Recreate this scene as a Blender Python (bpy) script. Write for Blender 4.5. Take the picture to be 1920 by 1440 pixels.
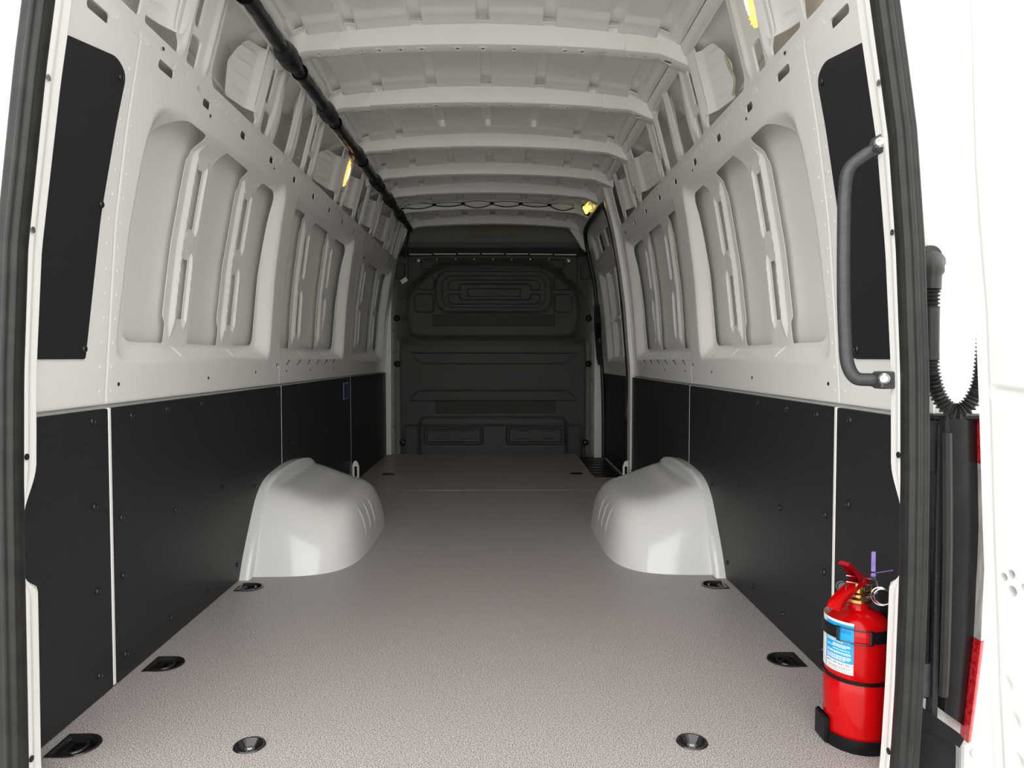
import bpy, math, random
import numpy as np
from mathutils import Vector, Matrix
from mathutils.geometry import delaunay_2d_cdt
random.seed(7); rng = np.random.default_rng(7)
for o in list(bpy.data.objects): bpy.data.objects.remove(o, do_unlink=True)
S = bpy.context.scene
COL = S.collection
R = math.radians
# world axes: x to the right, y forward into the van, z up; load floor at z = 0
# ------------------------------------------------------------------ camera
cam_d = bpy.data.cameras.new('camera'); cam = bpy.data.objects.new('camera', cam_d); COL.objects.link(cam)
cam_d.sensor_fit = 'HORIZONTAL'; cam_d.sensor_width = 36.0; cam_d.lens = 36.0 * 1350 / 1920
cam.location = (0.06, 0, 0.8); cam.rotation_euler = (R(90 - 2.0784), 0, R(-0.9336))
cam_d.clip_start = 0.02; cam_d.clip_end = 500
S.camera = cam
# ------------------------------------------------------------------ sky (even overcast) and exposure
w = bpy.data.worlds.new('overcast_sky'); S.world = w; w.use_nodes = True
bg = w.node_tree.nodes['Background']; bg.inputs[0].default_value = (1.0, 0.995, 0.98, 1); bg.inputs[1].default_value = 1.0
S.view_settings.view_transform = 'Standard'; S.view_settings.look = 'None'
S.view_settings.gamma = 1.0; S.view_settings.use_curve_mapping = False
S.view_settings.exposure = 1.74
try:
    S.cycles.max_bounces = 16; S.cycles.diffuse_bounces = 12; S.cycles.glossy_bounces = 6
except Exception: pass

# ------------------------------------------------------------------ materials
def mat(name, col, rough=0.5, metal=0.0, coat=0.0, spec=0.5, emit=None, es=0.0, alpha=None, trans=0.0):
    m = bpy.data.materials.new(name); m.use_nodes = True
    b = m.node_tree.nodes['Principled BSDF']
    b.inputs['Base Color'].default_value = (*col, 1); b.inputs['Roughness'].default_value = rough
    b.inputs['Metallic'].default_value = metal; b.inputs['Coat Weight'].default_value = coat
    b.inputs['Coat Roughness'].default_value = 0.08
    b.inputs['Specular IOR Level'].default_value = spec
    b.inputs['Transmission Weight'].default_value = trans
    if emit: b.inputs['Emission Color'].default_value = (*emit, 1); b.inputs['Emission Strength'].default_value = es
    return m
def nodes(m): return m.node_tree.nodes, m.node_tree.links, m.node_tree.nodes['Principled BSDF']
def vary(m, scale, c0, c1, p0=0.35, p1=0.65, detail=3, bump=0.0, dist=0.001, stretch=None, rough_var=None):
    n, l, b = nodes(m)
    tc = n.new('ShaderNodeTexCoord'); t = n.new('ShaderNodeTexNoise'); t.inputs['Scale'].default_value = scale
    t.inputs['Detail'].default_value = detail
    src = tc.outputs['Object']
    if stretch:
        mp = n.new('ShaderNodeMapping'); mp.inputs['Scale'].default_value = stretch; l.new(src, mp.inputs[0]); src = mp.outputs[0]
    l.new(src, t.inputs['Vector'])
    r = n.new('ShaderNodeValToRGB'); r.color_ramp.elements[0].position = p0; r.color_ramp.elements[1].position = p1
    r.color_ramp.elements[0].color = (*c0, 1); r.color_ramp.elements[1].color = (*c1, 1)
    l.new(t.outputs[0], r.inputs[0]); l.new(r.outputs[0], b.inputs['Base Color'])
    if bump:
        bp = n.new('ShaderNodeBump'); bp.inputs['Strength'].default_value = bump; bp.inputs['Distance'].default_value = dist
        l.new(t.outputs[0], bp.inputs['Height']); l.new(bp.outputs[0], b.inputs['Normal'])
    return m
M = {}
M['white'] = vary(mat('white_paint', (0.78, 0.78, 0.76), 0.28, coat=0.25), 3.0, (0.85, 0.845, 0.815), (0.875, 0.87, 0.845))  # same white paint as the body, colour lifted to brighten the interior
M['skin'] = vary(mat('outer_skin_paint', (0.7, 0.7, 0.68), 0.4, coat=0.1), 2.0, (0.83, 0.825, 0.795), (0.85, 0.845, 0.82))
M['body'] = vary(mat('gloss_body_paint_dimmed', (0.8, 0.8, 0.79), 0.18, coat=0.5), 2.5, (0.74, 0.74, 0.725), (0.77, 0.77, 0.755))  # same white paint as inside, colour darkened to offset bright outdoor light
M['lining'] = vary(mat('black_lining_board', (0.018, 0.018, 0.019), 0.5, spec=0.4), 420, (0.011, 0.011, 0.012), (0.024, 0.024, 0.026), bump=0.35, dist=0.0012, detail=2)
M['plug'] = vary(mat('black_plastic_plug', (0.012, 0.012, 0.013), 0.3), 60, (0.010, 0.010, 0.011), (0.015, 0.015, 0.016))
M['bulkhead'] = vary(mat('charcoal_bulkhead_plastic', (0.05, 0.05, 0.048), 0.55), 200, (0.042, 0.042, 0.041), (0.056, 0.056, 0.054), bump=0.1, dist=0.0006)
M['bulktrim'] = vary(mat('dark_blue_grey_foam', (0.05, 0.055, 0.062), 0.8), 90, (0.20, 0.205, 0.205), (0.23, 0.235, 0.235))
M['strip'] = vary(mat('blackish_strip', (0.02, 0.02, 0.018), 0.6), 30, (0.018, 0.018, 0.016), (0.023, 0.023, 0.020))
M['olive'] = vary(mat('olive_plate', (0.06, 0.057, 0.042), 0.7), 30, (0.20, 0.188, 0.13), (0.22, 0.207, 0.145))
M['floor'] = vary(mat('speckled_floor_board', (0.4, 0.37, 0.36), 0.42, spec=0.45), 430, (0.15, 0.133, 0.128), (0.60, 0.552, 0.535), 0.43, 0.57, detail=1, bump=0.12, dist=0.0008)
M['rubber'] = vary(mat('black_rubber', (0.012, 0.012, 0.012), 0.5), 25, (0.009, 0.009, 0.009), (0.018, 0.0175, 0.017), bump=0.15, dist=0.001)
M['black'] = vary(mat('black_plastic', (0.007, 0.007, 0.008), 0.32, spec=0.18), 18, (0.005, 0.005, 0.006), (0.010, 0.010, 0.011))
M['gloss'] = vary(mat('gloss_black_enamel', (0.01, 0.01, 0.01), 0.18, coat=0.4), 40, (0.008, 0.008, 0.009), (0.014, 0.014, 0.014))
M['tape'] = vary(mat('black_tape_wrap', (0.014, 0.015, 0.019), 0.42), 60, (0.010, 0.011, 0.014), (0.022, 0.023, 0.028), bump=0.3, dist=0.002, stretch=(1, .3, 1))
M['handle'] = vary(mat('dark_grey_coated_tube', (0.045, 0.045, 0.048), 0.38), 80, (0.04, 0.04, 0.043), (0.052, 0.052, 0.055))
M['steel'] = vary(mat('zinc_steel', (0.62, 0.62, 0.6), 0.25, metal=1), 50, (0.56, 0.56, 0.55), (0.68, 0.68, 0.66))
M['wire'] = vary(mat('polished_wire', (0.8, 0.8, 0.8), 0.15, metal=1), 50, (0.76, 0.76, 0.76), (0.84, 0.84, 0.84))
M['brass'] = vary(mat('brass', (0.72, 0.5, 0.16), 0.22, metal=1), 50, (0.64, 0.43, 0.13), (0.78, 0.56, 0.2))
M['red'] = vary(mat('red_enamel', (0.5, 0.002, 0.003), 0.14, coat=0.0, spec=0.3), 12, (0.48, 0.0015, 0.0025), (0.52, 0.0025, 0.0035))
M['redlever'] = vary(mat('dark_red_lever', (0.34, 0.003, 0.010), 0.3, coat=0.2, spec=0.35), 40, (0.31, 0.002, 0.008), (0.37, 0.004, 0.011))
M['violet'] = vary(mat('violet_plastic', (0.3, 0.22, 0.62), 0.4), 60, (0.27, 0.2, 0.58), (0.34, 0.25, 0.66))
M['blue'] = vary(mat('blue_label', (0.005, 0.33, 0.75), 0.35), 20, (0.004, 0.32, 0.73), (0.006, 0.345, 0.77))
M['paper'] = vary(mat('white_label', (0.82, 0.82, 0.8), 0.4), 20, (0.80, 0.80, 0.78), (0.84, 0.84, 0.82))
M['ink'] = vary(mat('black_ink', (0.01, 0.01, 0.012), 0.5), 20, (0.009, 0.009, 0.011), (0.012, 0.012, 0.014))
M['darkblue'] = vary(mat('dark_blue_ink', (0.004, 0.06, 0.2), 0.5), 20, (0.004, 0.055, 0.19), (0.005, 0.065, 0.21))
M['sticker'] = vary(mat('navy_sticker', (0.02, 0.045, 0.16), 0.4), 20, (0.018, 0.042, 0.15), (0.022, 0.05, 0.17))
M['stickerrim'] = vary(mat('pale_blue_border', (0.3, 0.4, 0.6), 0.4), 20, (0.28, 0.38, 0.57), (0.32, 0.42, 0.62))
M['redlens'] = vary(mat('red_lamp_lens', (0.75, 0.01, 0.02), 0.1, coat=0.8), 120, (0.55, 0.004, 0.012), (0.85, 0.05, 0.06))
M['clearlens'] = vary(mat('clear_ribbed_lens', (0.62, 0.60, 0.57), 0.08, coat=0.8), 60, (0.42, 0.40, 0.38), (0.8, 0.74, 0.72), stretch=(1, 1, .2))
M['lampglow'] = mat('lit_warm_lens', (0.9, 0.6, 0.2), 0.3, emit=(1.0, 0.46, 0.10), es=0.5)
M['lampcore'] = mat('lit_lamp_core', (1, 0.9, 0.6), 0.3, emit=(1.0, 0.72, 0.34), es=3.0)
M['lampyellow'] = mat('lit_yellow_lens', (0.9, 0.8, 0.1), 0.3, emit=(1.0, 0.74, 0.08), es=0.55)
M['ground'] = vary(mat('pale_concrete', (0.4, 0.39, 0.37), 0.85), 6, (0.37, 0.365, 0.35), (0.46, 0.455, 0.44), bump=0.3, dist=0.004)
M['seam'] = vary(mat('aluminium_strip', (0.7, 0.66, 0.6), 0.35, metal=0.6), 40, (0.66, 0.62, 0.56), (0.74, 0.7, 0.64))
M['cream'] = vary(mat('cream_wire_cover', (0.5, 0.5, 0.3), 0.5), 40, (0.48, 0.48, 0.3), (0.54, 0.54, 0.36))

# ------------------------------------------------------------------ mesh helpers (world coordinates in, parent-relative out)
ORG = {}
def tag(o, label=None, cat=None, group=None, kind=None):
    if label: o['label'] = label
    if cat: o['category'] = cat
    if group: o['group'] = group
    if kind: o['kind'] = kind
    return o
def thing(name, label, cat, loc, group=None):
    o = bpy.data.objects.new(name, None); COL.objects.link(o); o.location = loc; o.empty_display_size = .05
    ORG[o.name] = Vector(loc); return tag(o, label, cat, group)
def mk(name, verts, faces, m, parent=None, smooth=35, org=None, mids=None):
    org = Vector(org) if org is not None else (ORG[parent.name] if parent else Vector((0, 0, 0)))
    me = bpy.data.meshes.new(name)
    v = np.asarray(verts, dtype=float) - np.array(org)
    me.from_pydata(v.tolist() if len(v) else [], [], [tuple(int(i) for i in f) for f in faces])
    ms = m if isinstance(m, (list, tuple)) else [m]
    for x in ms: me.materials.append(M[x] if isinstance(x, str) else x)
    if mids is not None: me.polygons.foreach_set('material_index', np.asarray(mids, dtype=np.int32))
    if smooth:
        me.shade_smooth(); me.set_sharp_from_angle(angle=R(smooth))
    me.update()
    o = bpy.data.objects.new(name, me); COL.objects.link(o)
    o.location = org - (ORG[parent.name] if parent else Vector((0, 0, 0)))
    ORG[o.name] = org
    if parent: o.parent = parent
    return o
def inst(src, loc, rot=(0, 0, 0), parent=None, scale=None):
    c = src.copy(); COL.objects.link(c); c.parent = parent
    c.matrix_parent_inverse = Matrix()
    c.location = Vector(loc) - (ORG[parent.name] if parent else Vector((0, 0, 0)))
    c.rotation_euler = rot
    if scale: c.scale = scale
    ORG[c.name] = Vector(loc); return c
class B:                                   # collects simple shapes into one mesh
    def __init__(s): s.v = []; s.f = []
    def add(s, v, f):
        n = len(s.v); s.v += [tuple(map(float, p)) for p in v]; s.f += [tuple(i + n for i in q) for q in f]; return s
    def box(s, c, h, rot=None):
        v = [Vector((x * h[0], y * h[1], z * h[2])) for x in (-1, 1) for y in (-1, 1) for z in (-1, 1)]
        if rot is not None: v = [rot @ p for p in v]
        v = [p + Vector(c) for p in v]
        return s.add(v, [(0, 1, 3, 2), (4, 6, 7, 5), (0, 4, 5, 1), (2, 3, 7, 6), (0, 2, 6, 4), (1, 5, 7, 3)])
    def bbox(s, c, h, b=.003, rot=None):     # box with chamfered edges
        hx, hy, hz = h; v = []; f = []
        loops = []
        for z, i in ((-hz, b), (-hz + b, 0), (hz - b, 0), (hz, b)):
            X, Y = hx - i, hy - i
            loops.append([(-X + b, -Y, z), (X - b, -Y, z), (X, -Y + b, z), (X, Y - b, z), (X - b, Y, z), (-X + b, Y, z), (-X, Y - b, z), (-X, -Y + b, z)])
        for L in loops: v += [Vector(p) for p in L]
        for k in range(3):
            for i in range(8):
                j = (i + 1) % 8; f.append((k * 8 + i, k * 8 + j, k * 8 + 8 + j, k * 8 + 8 + i))
        f.append(tuple(range(7, -1, -1))); f.append(tuple(range(24, 32)))
        if rot is not None: v = [rot @ p for p in v]
        return s.add([p + Vector(c) for p in v], f)
    def lathe(s, prof, c, n=24, axis=None, cap=True):   # prof: (r, h) along +axis
        q = Vector((0, 0, 1)).rotation_difference(Vector(axis)).to_matrix() if axis else Matrix.Identity(3)
        v = []; f = []
        for r, h in prof:
            for k in range(n):
                a = 2 * math.pi * k / n; v.append(q @ Vector((r * math.cos(a), r * math.sin(a), h)) + Vector(c))
        for i in range(len(prof) - 1):
            for k in range(n):
                j = (k + 1) % n; f.append((i * n + k, i * n + j, i * n + n + j, i * n + n + k))
        if cap and prof[0][0] > 1e-5: f.append(tuple(range(n - 1, -1, -1)))
        if prof[-1][0] > 1e-5: f.append(tuple(range((len(prof) - 1) * n, len(prof) * n)))
        return s.add(v, f)
    def tube(s, pts, r, n=12, cap=True, closed=False, ref=(0, 0, 1)):
        pts = [Vector(p) for p in pts]; N = len(pts); rs = r if hasattr(r, '__len__') else [r] * N
        v = []; f = []; up = Vector(ref)
        for i, p in enumerate(pts):
            a = pts[(i - 1) % N] if (closed or i > 0) else p; b = pts[(i + 1) % N] if (closed or i < N - 1) else p
            t = (b - a).normalized(); x = t.cross(up)
            if x.length < 1e-4: x = t.cross(Vector((1, 0.3, 0)))
            x.normalize(); y = t.cross(x).normalized(); up = -y if y.dot(up) < 0 else y
            y = up; x = y.cross(t).normalized()
            for k in range(n):
                an = 2 * math.pi * k / n; v.append(p + (x * math.cos(an) + y * math.sin(an)) * rs[i])
        for i in range(N if closed else N - 1):
            for k in range(n):
                j = (k + 1) % n; i2 = (i + 1) % N
                f.append((i * n + k, i * n + j, i2 * n + j, i2 * n + k))
        if cap and not closed: f.append(tuple(range(n - 1, -1, -1))); f.append(tuple(range((N - 1) * n, N * n)))
        return s.add(v, f)
    def prism(s, poly, fn0, fn1):            # polygon mapped by two functions, joined by walls
        n = len(poly); v = [fn0(*p) for p in poly] + [fn1(*p) for p in poly]
        f = [tuple(range(n)), tuple(range(2 * n - 1, n - 1, -1))] + [(i, i + n, (i + 1) % n + n, (i + 1) % n) for i in range(n)]
        return s.add(v, f)
    def done(s, name, m, parent=None, smooth=35, org=None): return mk(name, s.v, s.f, m, parent, smooth, org)
def smooth_path(pts, n=8, closed=False):
    P = [np.array(p, float) for p in pts]; out = []; N = len(P)
    for i in range(N if closed else N - 1):
        if closed: a, b, c, d = P[(i - 1) % N], P[i], P[(i + 1) % N], P[(i + 2) % N]
        else: a, b, c, d = P[max(i - 1, 0)], P[i], P[i + 1], P[min(i + 2, N - 1)]
        for k in range(n):
            t = k / n; out.append(.5 * ((2 * b) + (c - a) * t + (2 * a - 5 * b + 4 * c - d) * t * t + (-a + 3 * b - 3 * c + d) * t ** 3))
    if not closed: out.append(P[-1])
    return out
def inside(poly, U, V):
    r = np.zeros(U.shape, bool); n = len(poly)
    for i in range(n):
        x0, y0 = poly[i]; x1, y1 = poly[(i + 1) % n]
        c = (y0 > V) != (y1 > V)
        if y0 != y1: r ^= c & (U < (x1 - x0) * (V - y0) / (y1 - y0) + x0)
    return r
def dens(poly, d):
    out = []; n = len(poly)
    for i in range(n):
        a = np.array(poly[i]); b = np.array(poly[(i + 1) % n]); k = max(1, int(np.ceil(np.linalg.norm(b - a) / d)))
        out += [tuple(a + (b - a) * j / k) for j in range(k)]
    return out
def sheet(name, outer, holes, us, vs, fn, m, parent=None, rim=0.0, rim_out=False, dd=0.03, ang=35, org=None):
    """pressed sheet: polygon with real cut-outs, mapped into space by fn(u, v, e); rim folds the cut edges back by e"""
    polys = [dens(outer, dd)] + [dens(h, dd) for h in holes]
    U, V = [a.ravel() for a in np.meshgrid(np.asarray(us), np.asarray(vs))]
    keep = inside(polys[0], U, V)
    for p in polys[1:]: keep &= ~inside(p, U, V)
    tol = 0.3 * min(np.min(np.diff(us)) if len(us) > 1 else 1, np.min(np.diff(vs)) if len(vs) > 1 else 1); tol = max(tol, .0012)
    for p in polys:
        P = np.array(p)
        for i0 in range(0, len(P), 64):
            Q = P[i0:i0 + 64]; lo = Q.min(0) - tol; hi = Q.max(0) + tol
            idx = np.where(keep & (U > lo[0]) & (U < hi[0]) & (V > lo[1]) & (V < hi[1]))[0]
            if len(idx):
                d = ((U[idx, None] - Q[None, :, 0]) ** 2 + (V[idx, None] - Q[None, :, 1]) ** 2).min(1)
                keep[idx[d < tol * tol]] = False
    pts = []; ed = []
    for p in polys:
        n0 = len(pts); pts += p; ed += [(n0 + i, n0 + (i + 1) % len(p)) for i in range(len(p))]
    nb = len(pts); no = len(polys[0])
    pts += list(zip(U[keep], V[keep]))
    vv, ee, ff, ov, oe, of = delaunay_2d_cdt([Vector((float(a), float(b))) for a, b in pts], ed, [], 0, 1e-7)
    uv = np.array([(p.x, p.y) for p in vv]); F = np.array([f for f in ff if len(f) == 3])
    c = uv[F].mean(1); k = inside(polys[0], c[:, 0], c[:, 1])
    for p in polys[1:]: k &= ~inside(p, c[:, 0], c[:, 1])
    F = F[k]; P3 = fn(uv[:, 0], uv[:, 1], 0.0)
    verts = P3.tolist(); faces = F.tolist()
    if rim:
        E_ = np.sort(np.concatenate([F[:, [0, 1]], F[:, [1, 2]], F[:, [2, 0]]]), axis=1)
        un, cnt = np.unique(E_, axis=0, return_counts=True); bd = un[cnt == 1]
        isout = np.array([any(i < no for i in o_) for o_ in ov])
        if not rim_out: bd = bd[~(isout[bd[:, 0]] & isout[bd[:, 1]])]
        Bk = fn(uv[:, 0], uv[:, 1], rim); base = len(verts); mp = {}
        for a, b in bd:
            for i in (a, b):
                if i not in mp: mp[i] = base + 2 * len(mp); verts.append(P3[i].tolist()); verts.append(Bk[i].tolist())
            faces.append([mp[a], mp[b], mp[b] + 1, mp[a] + 1])
    return mk(name, verts, faces, m, parent, ang, org)
def grid(name, us, vs, fn, m, parent=None, ang=35, org=None, closed_u=False):
    us = np.asarray(us); vs = np.asarray(vs); U, V = np.meshgrid(us, vs); P = fn(U.ravel(), V.ravel())
    nu, nv = len(us), len(vs)
    f = [(j * nu + i, j * nu + (i + 1) % nu, (j + 1) * nu + (i + 1) % nu, (j + 1) * nu + i) for j in range(nv - 1) for i in range(nu if closed_u else nu - 1)]
    return mk(name, P, f, m, parent, ang, org)
def sst(a, b, x):
    t = np.clip((x - a) / (b - a), 0, 1); return t * t * (3 - 2 * t)
def sdrr(u, v, cx, cy, hx, hy, r):
    a = np.abs(u - cx) - hx + r; b = np.abs(v - cy) - hy + r
    return np.hypot(np.maximum(a, 0), np.maximum(b, 0)) + np.minimum(np.maximum(a, b), 0) - r
def sdpoly(u, v, poly, k=.02):               # smooth-cornered convex polygon, counter-clockwise
    n = len(poly); acc = 0
    for i in range(n):
        a = np.array(poly[i]); b = np.array(poly[(i + 1) % n]); t = (b - a) / np.linalg.norm(b - a)
        d = (u - a[0]) * t[1] - (v - a[1]) * t[0]
        acc = acc + np.exp(np.clip(d / k, -60, 60))
    return k * np.log(acc)
def rrect(u0, v0, u1, v1, r, n=5):
    o = []
    for cx, cy, a0 in ((u1 - r, v0 + r, -90), (u1 - r, v1 - r, 0), (u0 + r, v1 - r, 90), (u0 + r, v0 + r, 180)):
        o += [(cx + r * math.cos(R(a0 + 90 * k / n)), cy + r * math.sin(R(a0 + 90 * k / n))) for k in range(n + 1)]
    return o
def rpoly(poly, r, n=4):                      # polygon with rounded corners
    o = []; N = len(poly)
    for i in range(N):
        p = np.array(poly[i], float); a = np.array(poly[i - 1], float) - p; b = np.array(poly[(i + 1) % N], float) - p
        ri = min(r[i] if hasattr(r, '__len__') else r, .45 * np.linalg.norm(a), .45 * np.linalg.norm(b))
        a = p + a / np.linalg.norm(a) * ri; b = p + b / np.linalg.norm(b) * ri
        for k in range(n + 1):
            t = k / n; o.append(tuple((1 - t) ** 2 * a + 2 * t * (1 - t) * p + t * t * b))
    return o
def lines(a, b, d, fine=()):
    x = list(np.linspace(a, b, max(2, int(round((b - a) / d)) + 1)))
    for f0, f1, fd in fine: x += list(np.arange(f0, f1 + 1e-9, fd))
    x = np.unique(np.round(np.array(x), 5)); x = x[(x >= a - 1e-9) & (x <= b + 1e-9)]
    k = [x[0]]
    for t in x[1:]:
        if t - k[-1] > .0025: k.append(t)
    return np.array(k)
# ------------------------------------------------------------------ side wall section (half width against height)
ZT = np.linspace(-.3, 2.2, 1251)
_raw = np.interp(ZT, [0, .70, 1.126, 1.35, 1.554, 1.62, 1.85, 1.90, 2.0], [.89, .89, .857, .826, .79, .775, .714, .69, .62])
_k = np.exp(-.5 * (np.arange(-40, 41) * .002 / .02) ** 2); _k /= _k.sum()
_ws = np.convolve(np.pad(_raw, 40, mode='edge'), _k, 'valid')
def W(z): return np.interp(z, ZT, _ws)
def wmap(s, h=None):
    def fn(u, v, e=0.0):
        o = W(v) + e + (h(u, v) if h else 0.0)
        return np.stack([s * o, u + 0 * o, v + 0 * o], 1)
    return fn
BOWS = [1.98, 2.55, 3.12, 3.76, 4.32, 4.80, 5.32]
SEAMS = (1.745, 3.10, 4.53)
YF = 5.99; YR = 1.36

# ================================================================== structure: ground and floor
g = B().box((0, 2, -.70), (30, 30, .03)).done('ground', 'ground', smooth=0)
tag(g, 'pale concrete ground around the van', 'ground', kind='structure')
EYES = [(-1, 1.472), (-1, 1.868), (-1, 2.50), (1, 1.868), (1, 2.50)]
def dshape(s, y, g=0.0):                     # D outline: straight side towards the wall
    cx, r = .815, .043 + g
    p = [(s * (.853 + g), y - r * .98), (s * (.853 + g), y + r * .98)]
    p += [(s * (cx - .002 - r * math.sin(R(a))), y + r * math.cos(R(a))) for a in range(0, 181, 12)]
    return p
def circ(x, y, r, n=24): return [(x + r * math.cos(2 * math.pi * k / n), y + r * math.sin(2 * math.pi * k / n)) for k in range(n)]
ROUNDS = [(-.458, 1.467, .031, 'bolt'), (.459, 1.466, .031, 'bolt'), (-.711, 4.945, .043, 'ring'), (.585, 4.946, .043, 'ring')]
fl = B().box((0, 3.76, -.06), (.98, 2.44, .02)).done('floor', 'white', smooth=0)
tag(fl, 'grey speckled load floor running from the doorway to the bulkhead', 'floor', kind='structure')
flat = lambda u, v, e=0.0: np.stack([u, v, 0 * u - e], 1)
h1 = [dshape(s, y, -.004) for s, y in EYES] + [circ(x, y, r - .003) for x, y, r, k in ROUNDS if y < 4]
h2 = [circ(x, y, r - .003) for x, y, r, k in ROUNDS if y > 4]
sheet('floor_board', [(-.884, YR), (.884, YR), (.884, 4.328), (-.884, 4.328)], h1, lines(-.88, .88, .2), lines(1.4, 4.3, .2), flat, 'floor', fl, rim=.014, rim_out=True, dd=.05)
sheet('floor_board', [(-.884, 4.333), (.884, 4.333), (.884, 4.79), (.69, 4.79), (.69, 5.985), (-.884, 5.985)], h2, lines(-.88, .88, .2), lines(4.35, 5.9, .2), flat, 'floor', fl, rim=.014, rim_out=True, dd=.05)
B().box((0, 4.3305, -.004), (.884, .0022, .0045)).done('joint_strip', 'seam', fl, 0)
# step well by the sliding door
sw = B().box((.81, 5.41, -.034), (.12, .62, .004))
for k in range(9): sw.box((.79, 4.86 + k * .13, -.028), (.095, .02, .003))
sw.done('step_well', 'black', fl, 0)

# ================================================================== structure: side walls
PANELS = [
 dict(rec=[(1.772, .785), (2.962, .782), (2.962, 1.502), (1.90, 1.466), (1.842, 1.40)], k=.022, sl=.105,
      op=[rpoly([(1.895, .843), (2.128, .843), (2.137, .905), (2.117, .92), (2.172, 1.39), (2.19, 1.405), (2.196, 1.462), (2.03, 1.462), (1.945, 1.41)], [.05, .012, .01, .01, .01, .01, .03, .08, .06]),
          rpoly([(2.288, .843), (2.528, .843), (2.537, .905), (2.517, .92), (2.574, 1.39), (2.592, 1.405), (2.598, 1.461), (2.36, 1.461)], [.01, .012, .01, .01, .01, .01, .03, .01]),
          rpoly([(2.688, .845), (2.885, .85), (2.922, 1.461), (2.764, 1.461)], [.01, .04, .05, .01])],
      ridge=[2.190, 2.590], slot=[2.256, 2.664]),
 dict(rec=[(3.085, .782), (4.345, .778), (4.318, 1.512), (3.105, 1.498)], k=.016, sl=0.0,
      op=[rpoly([(3.235, .845), (3.378, .845), (3.388, .91), (3.376, .925), (3.376, 1.39), (3.392, 1.405), (3.392, 1.462), (3.235, 1.462)], [.01, .01, .01, .01, .01, .01, .03, .01]),
          rpoly([(3.565, .845), (3.84, .845), (3.852, .91), (3.838, .925), (3.838, 1.39), (3.854, 1.405), (3.854, 1.462), (3.568, 1.462)], [.01, .01, .01, .01, .01, .01, .03, .01]),
          rpoly([(4.0, .847), (4.24, .85), (4.28, 1.461), (4.035, 1.461)], [.01, .04, .05, .01])],
      ridge=[3.418, 3.882], slot=[3.505, 3.972]),
 dict(rec=[(4.60, .775), (5.80, .768), (5.80, 1.50), (4.62, 1.498)], k=.016, sl=0.0,
      op=[rpoly([(4.70, .85), (4.835, .85), (4.838, 1.465), (4.70, 1.465)], .015),
          rpoly([(5.04, .85), (5.36, .85), (5.375, 1.455), (5.04, 1.455)], .015),
          rpoly([(5.60, .86), (5.70, .86), (5.745, 1.455), (5.60, 1.455)], .02)],
      ridge=[4.868, 5.405], slot=[4.96, 5.50])]
def grow(poly, d):
    c = np.mean(np.array(poly), 0); n = len(poly); out = []
    for i in range(n):
        p = np.array(poly[i]); a = np.array(poly[i - 1]); b = np.array(poly[(i + 1) % n])
        t1 = (p - a) / np.linalg.norm(p - a); t2 = (b - p) / np.linalg.norm(b - p)
        n1 = np.array((t1[1], -t1[0])); n2 = np.array((t2[1], -t2[0])); m_ = (n1 + n2); m_ /= np.dot(m_, n1)
        out.append(tuple(p + m_ * d))
    return out
HOLES = [(1.571, .042, .011), (1.883, .042, .0115), (2.136, .026, .0115), (2.434, .023, .0115), (2.73, .022, .0115), (3.03, .021, .0115), (3.335, .021, .011),
         (3.645, .021, .011), (3.945, .021, .011), (4.255, .021, .011), (4.58, .018, .010), (4.823, .018, .010), (5.147, .018, .010), (5.457, .018, .010), (5.76, .018, .010)]
def wall_h(u, v):
    h = .013 * (1 - sst(.684, .690, v))                            # boards sit in a shallow step
    for ys in SEAMS: h = h + .0016 * np.exp(-((u - ys - .0) / .0030) ** 2)
    h = h + .003 * sst(1.552, 1.558, v)
    return h
def panel_piece(s, P, parent):
    rec, kk = P['rec'], P['k']; sl = P['sl']
    def h(u, v):
        sd = sdpoly(u, v, rec, kk); h_ = .05 * sst(0.0, -.062, sd)
        us_ = u - sl * (v - .86)
        for r in P['ridge']:
            r0 = r - sl * .29
            d = us_ - r0; tz = np.clip(np.minimum(v - .855, 1.452 - v) / .045, 0, 1)
            h_ = h_ - .011 * np.clip(1 - np.abs(d - .010) / (.003 + .017 * tz), 0, 1) * tz
        for q in P['slot']:
            q0 = q - sl * .29
            for zc in (1.29, 1.011):
                sq = sdrr(us_ - sl * .0, v, q0, zc, .022, .095, .004)
                h_ = h_ + .004 * sst(.016, .009, sq) - .004 * np.exp(-((sq - .019) / .004) ** 2)
        ys0 = rec[0][0]; L = rec[1][0] - rec[0][0]
        for k in range(5):                                       # little upright beads under the openings
            d = (u - (ys0 + L * (.16 + .18 * k))) / .006
            h_ = h_ - .006 * np.exp(-d * d) * sst(.80, .812, v) * sst(.838, .826, v)
        h_ = h_ - .003 * np.exp(-((v - .822) / .003) ** 2) * (sd < -.045)
        return h_
    holes = list(P['op'])
    for q in P['slot']:
        for zc in (1.29, 1.011):
            q0 = q - sl * .29
            holes.append([(q0 + sl * (z - .86) + du, z) for du, z in ((-.020, zc - .092), (.020, zc - .092), (.020, zc + .092), (-.020, zc + .092))])
    outer = grow(rec, .014); U0 = min(p[0] for p in outer); U1 = max(p[0] for p in outer)
    fu = [(r - .055, r + .065, .0035) for r in P['ridge']] + [(q - .068, q + .068, .0035) for q in P['slot']] + [(U0, U0 + .10, .006), (U1 - .10, U1, .006)]
    return sheet('window_recess', outer, holes, lines(U0, U1, .02, fu), lines(.76, 1.53, .016, [(.77, .87, .005), (1.42, 1.53, .005)]), wmap(s, h), 'white', parent, rim=.0016, dd=.014, ang=40)
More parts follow.
